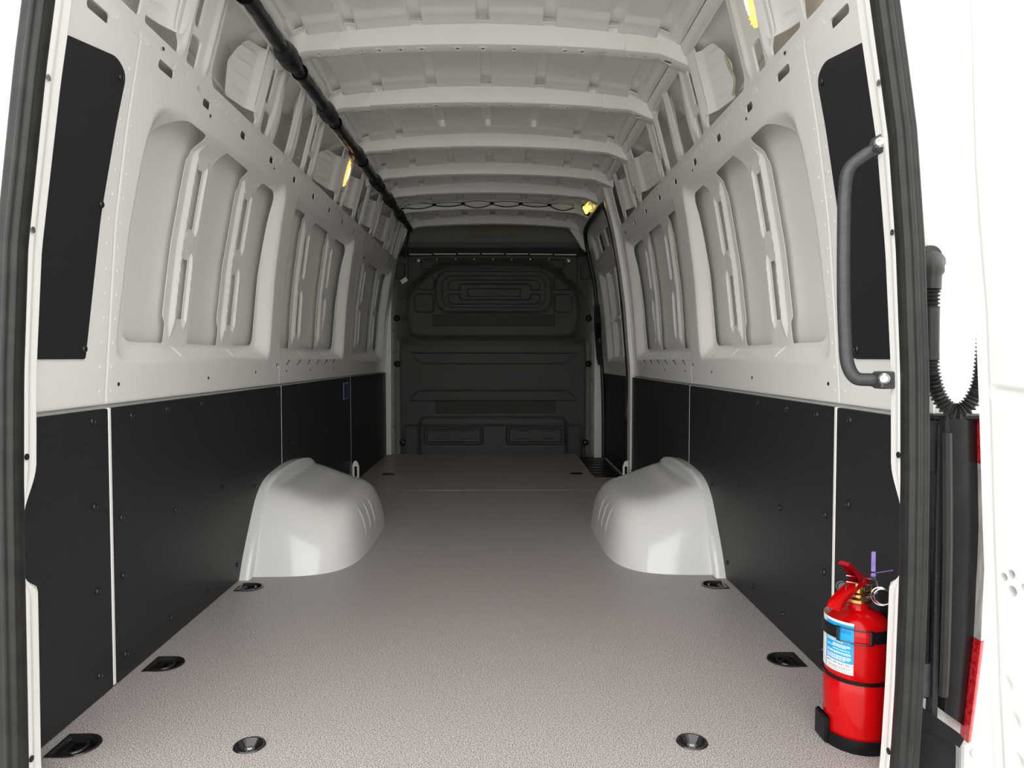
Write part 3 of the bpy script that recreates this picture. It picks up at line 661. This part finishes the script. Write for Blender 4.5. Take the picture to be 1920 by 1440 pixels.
# rubber door seal
def seal(s, nm, lab):
    zz = lines(-.14, 1.80, .03)
    P = []
    for k in range(44):
        a = 2 * math.pi * k / 44; r = 1 + .13 * math.cos(7 * a + .8)
        P.append((.0175 + .0185 * r * math.cos(a), 1.284 + .020 * r * math.sin(a)))
    def f(u, v):
        k = np.round(u).astype(int) % 44; a = np.array([p[0] for p in P])[k]; y = np.array([p[1] for p in P])[k]
        return np.stack([s * (AP(s, v) - .003 + a), y, v], 1)
    o = grid(nm, np.arange(44), zz, f, 'rubber', None, 60, closed_u=True); tag(o, lab, 'seal', kind='structure')
    grid('seal_lip', np.linspace(0, 1, 5), zz, lambda u, v: np.stack([s * (AP(s, v) - .004 - .004 * np.sin(u * math.pi)), 1.276 + .030 * u, v], 1), 'rubber', o)
seal(-1, 'trim_5', 'black rubber door seal along the left edge of the opening')
seal(1, 'trim_6', 'black rubber door seal between the grab handle post and the corrugated cable sleeve')

# ================================================================== structure: opened rear door on the right
HZ = [-.4, .107, .235, .507, .712, .88, 1.02, 1.107, 1.381, 1.9]; HX = [.915, .893, .883, .866, .855, .844, .829, .821, .807, .785]
dd_ = Vector((.12, -.993, 0)); dn = Vector((-.993, -.12, 0))
def door_fn(u, v, e=0.0):
    hx = np.interp(v, HZ, HX)
    d = 0 * u
    rec = sdpoly(u, v, [(.044, .89), (.085, .79), (.70, .72), (.70, 1.6), (.030, 1.6), (.032, 1.0)], .012); d = d - .014 * sst(.006, -.016, rec)
    r2 = sdpoly(u, v, [(.024, .735), (.60, .700), (.60, .72), (.10, .750), (.034, .845), (.024, .845)], .004); d = d - .006 * sst(.003, -.005, r2)
    r3 = np.abs(u - .0185); d = d - .003 * np.exp(-(r3 / .003) ** 2)
    for zc in (.27, .215, .15): d = d - .004 * np.exp(-(((u - .045 - .01 * math.sin(zc * 90)) ** 2 + (v - zc) ** 2) / .008 ** 2))
    d = d - e
    return np.stack([hx + dd_.x * u + dn.x * d, 1.18 + dd_.y * u + dn.y * d, v], 1)
dh = [circ(.041, .446, .0068, 12), circ(.056, .455, .007, 12), circ(.057, .428, .0085, 12), circ(.08, .44, .0068, 12)]
rd_ = sheet('door_2', [(0, -.40), (.72, -.40), (.72, 1.85), (0, 1.85)], dh, lines(0, .72, .04, [(0, .13, .004)]), lines(-.4, 1.85, .012, [(.65, 1.10, .006), (.12, .30, .006)]), door_fn, 'body', None, rim=.05, rim_out=True, dd=.02, ang=45)
tag(rd_, 'white rear door swung open at the right edge of the view', 'rear door', kind='structure')
grid('door_outer_skin', np.linspace(-.004, .724, 8), lines(-.4, 1.85, .1), lambda u, v: door_fn(u, v, .052), 'body', rd_)

# ================================================================== wheel arches
def wheel_arch(s, label):
    yc, ly, lx = 3.16, .545, .40
    t = thing('wheel_arch', label, 'wheel arch', (s * .70, yc, 0), 'wheel arches')
    n = 4.2
    def H(x): return .236 + .075 * sst(.60, .905, np.abs(x))
    def f(u, v):
        a = u * math.pi; ca, sa = np.cos(a), np.sin(a)
        r = (np.abs(ca) ** n + np.abs(sa) ** n) ** (-1 / n)
        rr = 1 - v ** 3; zz = (1 - rr ** 11) ** (1 / 2.6)
        ex = rr * (1 - .06 * zz); ey = rr * (1 - .22 * zz)
        ox = r * sa * lx; oy = -r * ca * ly
        bead = 0 * u
        x = .886 - ox * ex; y = yc + oy * ey; z = zz * H(x)
        dist = np.zeros_like(u)
        for yb in (2.98, 3.08, 3.18): bead = bead + np.exp(-((y - yb) / .006) ** 2)
        x = x - .005 * bead * sst(.06, .10, z) * sst(.205, .16, z) * (sa > .7)
        return np.stack([s * x, y, z - .004], 1)
    grid('arch_shell', np.linspace(0, 1, 260), np.linspace(0, 1, 60), f, 'body', t, 60)
    # raised flange where the arch meets the side wall
    zs = [(2.575, 0.0), (2.62, .08), (2.70, .19), (2.765, .265), (2.84, .310), (2.95, .333), (3.16, .345), (3.37, .333), (3.48, .310), (3.555, .265), (3.62, .19), (3.70, .08), (3.745, 0)]
    pth = smooth_path([(0, y, z) for y, z in zs], 6)
    cen = np.array((0, 3.16, .06)); V = []; F = []
    sec = [(.880, 0.0), (.862, .001), (.846, .0), (.842, -.006), (.840, -.03), (.846, -.06)]
    for p in pth:
        dr = (p - cen); dr = dr / np.linalg.norm(dr)
        for x, o_ in sec: V.append((s * x, p[1] + dr[1] * o_, max(p[2] + dr[2] * o_, -.003)))
    k = len(sec)
    for i in range(len(pth) - 1):
        for j in range(k - 1): F.append((i * k + j, i * k + j + 1, i * k + k + j + 1, i * k + k + j))
    mk('wall_flange', V, F, 'body', t, 50)
    for y, z in ((2.80, .277), (2.90, .312)):
        B().lathe([(.010, -.004), (.009, .003), (.004, .005), (0, .005)], (s * .852, y, z + .006), 10, axis=(-s * .3, -.5, .8)).done('weld_dimple', 'body', t)
    return t
wheel_arch(-1, 'white wheel arch bulging from the wall opposite the fire extinguisher')
wheel_arch(1, 'white wheel arch bulging from the wall on the fire extinguisher side')

# ================================================================== lashing eyes in the floor
def d_eye(s, y, label):
    t = thing('lashing_eye', label, 'lashing eye', (s * .815, y, 0), 'D-shaped lashing eyes along the walls')
    rings = [(0.003, .0015), (0.001, .0032), (-.004, .003), (-.009, -.004), (-.013, -.016), (-.022, -.0185)]
    V = []; F = []
    for g_, z in rings:
        p = dshape(s, y, g_); n = len(p); V += [(a, b, z) for a, b in p]
    for i in range(len(rings) - 1):
        for k in range(n): F.append((i * n + k, i * n + (k + 1) % n, (i + 1) * n + (k + 1) % n, (i + 1) * n + k))
    F.append(tuple(range((len(rings) - 1) * n, len(rings) * n)))
    mk('pan', V, F, 'gloss', t, 40)
    pts = [(s * .838, y - .024, -.006), (s * .825, y - .025, -.004), (s * .805, y - .020, -.003), (s * .794, y, -.003), (s * .805, y + .020, -.003), (s * .825, y + .025, -.004), (s * .838, y + .024, -.006)]
    B().tube(smooth_path(pts, 5), .0042, 8).done('ring', 'gloss', t)
    B().bbox((s * .836, y, -.008), (.008, .030, .006), .003).done('hinge_block', 'black', t)
    B().lathe([(.010, 0), (.010, .004), (.006, .007), (0, .007)], (s * .812, y, -.0185), 12).done('bolt_head', 'black', t)
EL = {(-1, 1.472): 'black D-shaped lashing eye in the floor nearest the left door post', (-1, 1.868): 'middle black D-shaped lashing eye along the left lining board', (-1, 2.50): 'black D-shaped lashing eye at the foot of the left wheel arch',
      (1, 1.868): 'black D-shaped lashing eye in the floor just beyond the red fire extinguisher', (1, 2.50): 'black D-shaped lashing eye at the foot of the right wheel arch'}
for (s, y), lb in EL.items(): d_eye(s, y, lb)
RL = ['round black floor socket with bright bolt, left of centre at the doorway', 'round black floor socket with bright bolt, at the doorway near the extinguisher', 'small round lashing eye on the far floor board beside the left wall', 'small round lashing eye on the far floor board near the step well']
for (x, y, r, kind), lb in zip(ROUNDS, RL):
    t = thing('floor_socket' if kind == 'bolt' else 'lashing_eye', lb, 'floor socket' if kind == 'bolt' else 'lashing eye', (x, y, 0))
    B().lathe([(r + .002, .0008), (r, .003), (r - .004, .003), (r - .007, -.001), (r - .014, -.010), (r - .018, -.013), (0, -.013)], (x, y, 0), 28, cap=False).done('pan', 'gloss', t)
    if kind == 'bolt': B().lathe([(.012, 0), (.012, .004), (.010, .007), (.005, .007), (.004, .004), (0, .004)], (x, y, -.013), 16).done('bolt_head', 'steel', t)
    else:
        B().tube([(x + (r - .014) * math.cos(a), y + (r - .014) * math.sin(a), -.002) for a in np.linspace(0, 2 * math.pi, 17)[:-1]], .004, 6, closed=True).done('ring', 'gloss', t)
        B().lathe([(.006, 0), (.006, .012), (0, .014)], (x, y, -.013), 10).done('bolt_head', 'steel', t)

# ================================================================== taped pipe under the left roof edge
t = thing('roof_pipe', 'long black tape-wrapped pipe running under the left roof edge', 'pipe', (-.674, 1.40, 1.85))
PX, PZ_ = -.674, 1.846
ys = np.arange(1.40, 5.93, .02)
B().tube([(PX + .002 * math.sin(y * 9), y, PZ_ + .002 * math.sin(y * 7)) for y in ys], [.0235 + .0012 * math.sin(y * 61) for y in ys], 18).done('pipe', 'tape', t)
for yb in BOWS:
    yy = np.linspace(yb - .085, yb + .085, 15)
    B().tube([(PX, y, PZ_ - .002) for y in yy], [.026 + .011 * min(1, 4 * min(i, 14 - i) / 14) + .0015 * math.sin(i * 2.3) for i in range(15)], 18).done('tape_collar', 'tape', t)
    B().lathe([(.030, 0), (.031, .006), (.030, .012)], (PX, yb + .135, PZ_), 18, axis=(0, 1, 0)).done('clamp_ring', 'black', t)
    B().tube([(PX, yb + .03, PZ_ + .02), (PX + .004, yb + .03, PZ_ + .06)], .008, 8).done('hanger', 'black', t)
B().tube(smooth_path([(PX, 5.90, PZ_), (PX - .02, 5.945, 1.80), (PX - .03, 5.95, 1.72), (PX - .045, 5.96, 1.62)], 6), .009, 8).done('tail_cable', 'black', t)

# ================================================================== interior lamps
def side_lamp(s, y, z, label):
    n = Vector((-s, 0, .0)); t = thing('interior_lamp', label, 'lamp', (s * (W(z) - .012), y, z), 'oval wall lamps')
    def patch(name, hy, hz, d0, dome, m):
        V = []; F = []; N = 24; Q = 5
        for q in range(Q + 1):
            k = 1 - q / Q * .999
            for i in range(N):
                a = 2 * math.pi * i / N; c_, s_ = math.cos(a), math.sin(a)
                yy = hy * k * np.sign(c_) * abs(c_) ** .8; zz = hz * k * np.sign(s_) * abs(s_) ** .8
                V.append((s * (float(W(z + zz)) - d0 - dome * (1 - k * k)), y + yy, z + zz))
        for q in range(Q):
            for i in range(N): F.append((q * N + i, q * N + (i + 1) % N, (q + 1) * N + (i + 1) % N, (q + 1) * N + i))
        V += [(s * float(W(z + hz * math.sin(2 * math.pi * i / N)) ), y + hy * math.cos(2 * math.pi * i / N), z + hz * math.sin(2 * math.pi * i / N)) for i in range(N)]
        b = (Q + 1) * N
        for i in range(N): F.append((i, (i + 1) % N, b + (i + 1) % N, b + i))
        mk(name, V, F, m, t, 60)
    patch('bezel', .022, .070, .004, .004, 'white'); patch('lens', .019, .066, .010, .008, 'lampglow'); patch('lit_tube', .007, .034, .017, .004, 'lampcore')
    for k in range(9):
        zz = z - .054 + k * .0135; B().bbox((s * (float(W(zz)) - .0165), y, zz), (.0012, .013 - .002 * abs(k - 4) * .6, .0015), .0005).done('lens_rib', 'lampglow', t)
side_lamp(-1, 3.775, 1.752, 'lit amber oval lamp on the left wall post under the taped pipe')
side_lamp(1, 1.962, 1.755, 'lit amber oval lamp high on the right wall near the doorway')
t = thing('front_lamp', 'small lit yellow lamp hanging above the sliding door', 'lamp', (.675, 5.2, 1.862))
q = Matrix.Rotation(R(-25), 3, 'Y') @ Matrix.Rotation(R(25), 3, 'Z')
B().bbox((.675, 5.2, 1.862), (.019, .010, .030), .008, q).done('lens', 'lampyellow', t)
B().bbox((.675, 5.189, 1.862), (.006, .003, .009), .002, q).done('lit_tube', 'lampcore', t)
B().bbox((.705, 5.235, 1.880), (.052, .025, .045), .012, q).done('housing', 'black', t)
B().tube(smooth_path([(.64, 5.24, 1.93), (.67, 5.21, 1.90), (.72, 5.2, 1.865), (.745, 5.2, 1.83)], 6), .004, 6).done('cable', 'black', t)

# ================================================================== wiring loom along the sixth bow
t = thing('wiring_loom', 'thin black cable sagging between clips along a roof bow near the bulkhead', 'cable', (0, 5.25, 1.95))
kn = [-.64, -.42, -.21, .0, .21, .42, .60]
def loom(sag, dz, y0, r):
    pts = []
    for a, b in zip(kn[:-1], kn[1:]):
        for q_ in np.linspace(0, 1, 12)[:-1]:
            x = a + (b - a) * q_; pts.append((x, y0, float(zbow(x)) + dz - sag * math.sin(q_ * math.pi) * (1 + .4 * math.sin(a * 20))))
    pts.append((kn[-1], y0, float(zbow(kn[-1])) + dz)); return B().tube(pts, r, 6)
loom(.020, .030, 5.292, .0035).done('cable', 'black', t); loom(-.009, .040, 5.286, .002).done('thin_wire', 'black', t)
for x in kn[1:-1]: B().bbox((x, 5.296, float(zbow(x)) + .036), (.014, .010, .008), .003).done('clip', 'black', t)
B().tube(smooth_path([(-.64, 5.292, float(zbow(.64)) + .03), (-.67, 5.30, 1.88), (-.70, 5.30, 1.85)], 5), .005, 6).done('cable_end', 'black', t)

# ================================================================== loop brackets on the walls and a sticker
for s, y, lb in ((-1, 4.56, 'white loop bracket on the left wall behind the wheel arch'), (1, 4.53, 'white loop bracket at the foot of the sliding door pillar')):
    t = thing('loop_bracket', lb, 'bracket', (s * .86, y, 0), 'loop brackets')
    f = lambda u, v, e=0.0: np.stack([s * (.858 - u), y + e + .25 * (u - .0), v], 1)
    sheet('loop', rpoly([(-.019, .0), (.019, .0), (.021, .11), (.010, .142), (-.006, .150), (-.019, .125)], .008), [rpoly([(-.008, .045), (.009, .045), (.009, .112), (-.008, .112)], .005)], lines(-.018, .018, .01), lines(0, .14, .03), f, 'white', t, rim=.012, rim_out=True, dd=.02)
    B().bbox((s * .862, y + .012, .012), (.018, .022, .012), .003).done('foot', 'white', t)
t = thing('wall_sticker', 'small navy sticker with pale border on the left lining board', 'sticker', (-.8785, 4.40, .548))
B().bbox((-.8785, 4.40, .60), (.0008, .080, .050), .0004).done('border', 'stickerrim', t)
B().bbox((-.8775, 4.40, .60), (.0006, .070, .044), .0003).done('field', 'sticker', t)

# ================================================================== grab handle on the right door post
t = thing('grab_handle', 'dark grey tubular grab handle bolted to the right door post', 'handle', (.79, 1.37, .76))
HP = [(.768, 1.362, 1.192), (.752, 1.366, 1.184), (.727, 1.378, 1.160), (.722, 1.384, 1.12), (.722, 1.386, 1.05), (.724, 1.386, .92), (.728, 1.386, .84), (.732, 1.384, .79), (.745, 1.378, .762), (.770, 1.372, .758), (.786, 1.368, .758)]
hp = smooth_path(HP, 8)
B().tube(hp, .0125, 16).done('tube', 'handle', t)
for p, a in (((.7755, 1.357, 1.197), 22), ((.7915, 1.357, .758), 0)):
    B().bbox(p, (.016, .019, .0165), .003, Matrix.Rotation(R(a), 3, 'Y')).done('flattened_end', 'handle', t)
    B().lathe([(.011, 0), (.0105, .004), (.007, .007), (.004, .007), (.003, .004), (0, .004)], (p[0] - .010, p[1] - .0165, p[2] + .003), 16, axis=(-.55, -.8, 0)).done('bolt', 'steel', t)

# ================================================================== fire extinguisher
EX, EY, ER = .808, 1.475, .0655
t = thing('fire_extinguisher', 'red fire extinguisher with blue and white label standing by the right door post', 'extinguisher', (EX, EY, .006))
B().lathe([(.050, .008), (.062, .012), (ER, .022), (ER, .136), (ER - .0015, .139), (ER - .0015, .147), (ER, .150), (ER, .236), (.064, .245), (.058, .258), (.047, .268), (.032, .275), (.0225, .279), (.0205, .284), (.0205, .296), (.0, .296)], (EX, EY, 0), 56).done('cylinder', 'red', t, 40)
va = B().lathe([(.0245, .294), (.0245, .300), (.017, .304), (.017, .309), (.011, .312), (.011, .332), (.0, .334)], (EX, EY, 0), 20)
va.lathe([(.0045, 0), (.0045, .030), (.008, .031), (.008, .040), (0, .041)], (EX, EY, .314), 12, axis=(.9, .2, -.1))
va.done('valve', 'brass', t)
e1 = Vector((-.90, -.436, 0)); e2 = Vector((.436, -.90, 0)); base = Vector((EX, EY, 0))
def channel(path, w0, w1, hgt, name, m):     # folded-sheet lever: a path in the lever plane with two side flanges
    V = []; F = []; n = len(path)
    for i, (d, z) in enumerate(path):
        ww = w0 + (w1 - w0) * i / (n - 1)
        for sw_, hh in ((-1, 1), (-1, 0), (-.75, -.12), (.75, -.12), (1, 0), (1, 1)):
            p = base + e1 * d + e2 * (sw_ * ww); V.append((p.x, p.y, z - hh * hgt[i]))
    for i in range(n - 1):
        for j in range(5): F.append((i * 6 + j, i * 6 + j + 1, i * 6 + 7 + j, i * 6 + 6 + j))
    F.append((0, 1, 2, 3, 4, 5)); F.append(tuple((n - 1) * 6 + q for q in (5, 4, 3, 2, 1, 0)))
    return mk(name, V, F, m, t, 30)
channel([(-.020, .338), (-.008, .345), (.008, .353), (.022, .365), (.036, .377), (.044, .380), (.048, .377)], .011, .012, [.012, .022, .026, .016, .010, .008, .003], 'upper_lever', 'redlever')
channel([(-.018, .330), (.004, .327), (.022, .319), (.044, .308), (.062, .298), (.072, .291), (.075, .287)], .011, .016, [-.014, -.014, -.012, -.011, -.010, -.008, -.002], 'carry_handle', 'red')
B().lathe([(.0, 0), (.009, .0), (.011, .004), (.011, .010), (.009, .010), (.008, .006), (.0, .006)], tuple(base + e1 * .018 - e2 * .024 + Vector((0, 0, .318))), 18, axis=(-.6, -.6, .3)).done('pressure_gauge', 'handle', t)
ring = B()
for dz, ln in ((.347, .030), (.334, .030)):
    a = base + e1 * .026 - e2 * .010 + Vector((0, 0, dz)); b = base - e1 * .012 + e2 * .022 + Vector((0, 0, dz - .004)); ring.tube([a, b], .0016, 8)
rc = Vector((.838, 1.442, .313)); vx = Vector((.89, -.45, 0))
for k, r_ in ((0, .0185), (1, .0160)):
    ring.tube([rc + e2 * (.004 * k) + vx * (r_ * math.cos(a)) + Vector((0, 0, r_ * math.sin(a))) for a in np.linspace(0, 2 * math.pi, 25)[:-1]], .0016, 8, closed=True)
ring.tube(smooth_path([base - e1 * .012 + e2 * .022 + Vector((0, 0, .343)), base - e1 * .020 + e2 * .026 + Vector((0, 0, .340)), base - e1 * .024 + e2 * .027 + Vector((0, 0, .327))], 4), .0016, 8)
ring.done('safety_pin', 'wire', t)
# violet tamper seal
sp = base - e1 * .018 + e2 * .020
sv = B().bbox(tuple(sp + Vector((0, 0, .378))), (.0042, .0008, .021), .0006, Matrix.Rotation(R(-20), 3, 'Z'))
sv.lathe([(.0035, 0), (.0045, .003), (.0035, .008), (0, .009)], tuple(sp + Vector((-.004, 0, .350))), 10, axis=(1, 0, 0))
sv.tube(smooth_path([tuple(sp + Vector((0, 0, .352))), tuple(sp + Vector((.006, 0, .338))), tuple(sp + Vector((.010, 0, .318))), tuple(sp + Vector((0.0, 0, .306))), tuple(sp + Vector((-.016, -.004, .306)))], 5), .0011, 6)
tp = [tuple(sp + Vector((.003 + .045 * q_, .010 * q_, .354 + .003 * q_))) for q_ in np.linspace(0, 1, 25)]
sv.tube(tp, [.0010 + .0006 * (i % 3 == 0) for i in range(25)], 6); sv.done('tamper_seal', 'violet', t)
# label wrapped round the cylinder
def wrap(a, z, r): return (EX + r * math.cos(R(a)), EY + r * math.sin(R(a)), z)
def lab(name, a0, a1, z0, z1, r, m, parent=t, n=18):
    V = []; F = []
    for i in range(n + 1):
        a = a0 + (a1 - a0) * i / n; V += [wrap(a, z0, r), wrap(a, z1, r)]
    for i in range(n): F.append((2 * i, 2 * i + 2, 2 * i + 3, 2 * i + 1))
    return mk(name, V, F, m, parent, 60)
L0 = lab('label', 120, 237, .158, .264, ER + .0004, 'paper', n=30)
lab('blue_field', 183, 237, .180, .259, ER + .0007, 'blue', L0)
lab('blue_rule', 180, 182, .160, .262, ER + .0007, 'blue', L0, 2); lab('rule_line', 185, 234, .1612, .1620, ER + .0007, 'darkblue', L0)
rr_ = random.Random(3); V = []; F = []
for row in range(17):
    z = .2245 - row * .0026
    if row in (3, 7, 9, 12): continue
    a = 185 if row not in (4, 5, 8) else 199
    end = 234 - (rr_.random() * 22 if row in (2, 6, 11, 16) else rr_.random() * 2)
    while a < end - 2:
        wd = min(2 + rr_.random() * 5, end - a); n0 = len(V)
        for q_ in range(3): V += [wrap(a + wd * q_ / 2, z, ER + .001), wrap(a + wd * q_ / 2, z + .0015, ER + .001)]
        for q_ in range(2): F.append((n0 + 2 * q_, n0 + 2 * q_ + 2, n0 + 2 * q_ + 3, n0 + 2 * q_ + 1))
        a += wd + .9
mk('small_print', V, F, 'paper', L0, 0)
V = []; F = []
for row, (a0, a1) in enumerate(((188, 233), (190, 228))):
    a = a0
    while a < a1:
        wd = 1.5 + rr_.random() * 3; n0 = len(V); z = .1685 - row * .003
        V += [wrap(a, z, ER + .001), wrap(a, z + .0011, ER + .001), wrap(a + wd, z, ER + .001), wrap(a + wd, z + .0011, ER + .001)]; F.append((n0, n0 + 2, n0 + 3, n0 + 1)); a += wd + 1
mk('fine_print', V, F, 'ink', L0, 0)
def wraptext(body, a_mid, z0, size, m, name):
    cu = bpy.data.curves.new('txt', 'FONT'); cu.body = body; cu.size = size; cu.align_x = 'CENTER'
    ob = bpy.data.objects.new('txt', cu); COL.objects.link(ob)
    dg = bpy.context.evaluated_depsgraph_get(); me = bpy.data.meshes.new_from_object(ob.evaluated_get(dg))
    V = [wrap(a_mid + math.degrees(v.co.x / ER), z0 + v.co.y, ER + .0011) for v in me.vertices]; F = [tuple(p.vertices) for p in me.polygons]
    bpy.data.objects.remove(ob); bpy.data.meshes.remove(me); bpy.data.curves.remove(cu)
    return mk(name, V, F, m, L0, 0)
wraptext('IENTO', 221, .2405, .0085, 'darkblue', 'heading')
wraptext('APTO USO ELECTRICO', 211, .1735, .0058, 'ink', 'heading')
# black holder: base tray, straps, back plate
t = thing('extinguisher_bracket', 'black wall bracket with strap and base tray holding the red extinguisher', 'bracket', (EX, EY, 0))
B().lathe([(.060, .0), (.070, .0), (.0715, .004), (.0715, .026), (.0685, .028), (.0665, .026), (.0665, .010), (.02, .008), (0, .008)], (EX, EY, 0), 48).done('base_tray', 'black', t, 40)
B().bbox((EX - .069, EY + .006, .028), (.006, .026, .028), .004).done('tray_foot', 'black', t)
B().bbox((.873, EY, .16), (.005, .035, .15), .003).done('back_plate', 'black', t)
def band(name, a0, a1, z, hz, r0, r1, m='black', n=40):
    V = []; F = []
    for i in range(n + 1):
        a = a0 + (a1 - a0) * i / n; V += [wrap(a, z - hz, r0), wrap(a, z - hz, r1), wrap(a, z + hz, r1), wrap(a, z + hz, r0)]
    for i in range(n):
        for k in range(4): F.append((4 * i + k, 4 * i + 4 + k, 4 * i + 4 + (k + 1) % 4, 4 * i + (k + 1) % 4))
    F.append((0, 1, 2, 3)); F.append((4 * n + 3, 4 * n + 2, 4 * n + 1, 4 * n))
    return mk(name, V, F, m, t, 40)
band('strap', 30, 213, .2395, .0125, ER + .0012, ER + .0032); band('strap', 262, 380, .2395, .0125, ER + .0012, ER + .0032)
band('lower_ring', 0, 360, .1432, .0034, ER - .0008, ER + .0016, 'black', 48)
for a in (211, 264): B().tube([wrap(a, .2265, ER + .004), wrap(a, .2525, ER + .004)], .0032, 8).done('hinge_roll', 'gloss', t)
bu = B()
for z in (.2255, .2535): bu.tube([wrap(a, z, ER + .0045) for a in np.linspace(209, 267, 14)], .0014, 6)
bu.done('wire_buckle', 'gloss', t)

# ================================================================== outside the right door post
t = thing('cable_sleeve', 'black corrugated rubber cable sleeve looping from the pillar to the open door', 'cable sleeve', (.86, 1.315, .70))
B().prism(rrect(.840, .922, .885, 1.010, .021, 6), lambda a, b: (a, 1.338, b), lambda a, b: (a, 1.356, b)).done('base_plate', 'rubber', t)
el = smooth_path([(.864, 1.345, .975), (.859, 1.325, .975), (.852, 1.312, .957), (.849, 1.308, .925)], 5)
B().tube(el, [.022] * 6 + [.019] * 5 + [.015] * (len(el) - 11), 16).done('elbow', 'rubber', t)
run = smooth_path([(.849, 1.308, .930), (.848, 1.308, .905), (.848, 1.308, .86), (.849, 1.308, .80), (.852, 1.306, .765), (.865, 1.303, .725), (.886, 1.298, .703), (.908, 1.292, .712), (.924, 1.285, .75), (.926, 1.278, .80), (.923, 1.268, .85), (.918, 1.255, .89)], 22)
rad = []; acc = 0
for i, p in enumerate(run):
    if i: acc += np.linalg.norm(p - run[i - 1])
    ribbed = (.005 < acc < .038) or acc > .135
    rad.append((.0125 + .0026 * math.sin(acc * 2 * math.pi / .0072)) if ribbed else .0142)
B().tube(run, rad, 14).done('corrugated_hose', 'rubber', t, 60)
t = thing('tail_lamp', 'tall red and clear tail lamp in black housing on the right rear corner', 'tail lamp', (.92, 1.33, .09))
def house(u, v):
    xl = np.interp(v, [.13, .37, .57, .69], [.884, .879, .870, .866]); xr = np.interp(v, [.13, .26, .47, .69], [.951, .966, .971, .962]); x = xl + (xr - xl) * u; y = 1.338 - .012 * np.sin(u * math.pi) + .016 * (u - .3) ** 2 - .010 * np.exp(-((u - .22) / .05) ** 2)
    return np.stack([x, y, v - .05 * u * sst(.25, .14, v)], 1)
grid('housing', np.linspace(0, 1, 30), np.linspace(.142, .692, 24), house, 'black', t)
B().bbox((.915, 1.345, .689), (.048, .016, .006), .003).done('housing_top', 'black', t)
B().bbox((.872, 1.350, .42), (.006, .012, .27), .002).done('housing_side', 'black', t)
B().bbox((.868, 1.346, .185), (.014, .008, .035), .003).done('mount_block', 'handle', t)
B().prism([(.850, .685), (.890, .668), (.888, .575), (.850, .60)], lambda a, b: (a, 1.334, b), lambda a, b: (a, 1.350, b)).done('clip_plate', 'black', t, 0)
B().tube(smooth_path([(.892, 1.325, .66), (.896, 1.322, .45), (.898, 1.325, .25), (.899, 1.33, .16)], 8), .009, 8).done('edge_bead', 'rubber', t)
def lens(z0, z1, nm, m):
    def f(u, v):
        return np.stack([np.interp(v, [.068, .26, .47, .69], [.946, .966, .971, .962]) + .052 * u, 1.325 + .09 * u ** 1.7, v + .014 * u * (v < .12)], 1)
    grid(nm, np.linspace(0, 1, 14), np.linspace(z0, z1, 12), f, m, t)
    grid(nm + '_return', np.linspace(0, 1, 3), np.linspace(z0, z1, 12), lambda u, v: np.stack([np.interp(v, [.068, .26, .47, .69], [.946, .966, .971, .962]) + 0 * u, 1.325 + .025 * u, v], 1), m, t)
lens(.070, .265, 'red_lens', 'redlens'); lens(.266, .60, 'clear_lens', 'clearlens'); lens(.601, .690, 'red_lens', 'redlens')
for k in range(5): B().tube([(.974 + .006 * k, 1.324 + .012 * (k / 5) ** 1.7 + .004, .29), (.974 + .006 * k, 1.324 + .012 * (k / 5) ** 1.7 + .004, .58)], .0012, 6).done('lens_rib', 'paper', t)
t = thing('rear_bumper', 'black plastic bumper corner below the tail lamp', 'bumper', (.865, 1.31, -.45))
B().prism([(.835, -.45), (.917, -.45), (.919, .066), (.914, .076), (.835, .118)], lambda a, b: (a, 1.318, b), lambda a, b: (a, 1.352, b)).done('bumper_corner', 'black', t, 30)
B().prism([(.845, .112), (.918, .072), (.926, .088), (.918, .098), (.845, .150)], lambda a, b: (a, 1.306, b), lambda a, b: (a, 1.314, b)).done('bumper_ledge', 'black', t, 30)
B().bbox((0, 1.20, -.27), (.80, .13, .10), .02).done('step', 'black', t)
t = thing('door_hinge', 'white bolted hinge plate under the red tail lamp', 'hinge', (.945, 1.335, -.03))
B().bbox((.972, 1.345, .005), (.028, .008, .055), .004).done('plate', 'body', t)
for z in (.046, -.01): B().lathe([(.010, 0), (.010, .004), (.007, .006), (.003, .004), (0, .004)], (.968, 1.337, z), 14, axis=(0, -1, 0)).done('bolt', 'body', t)
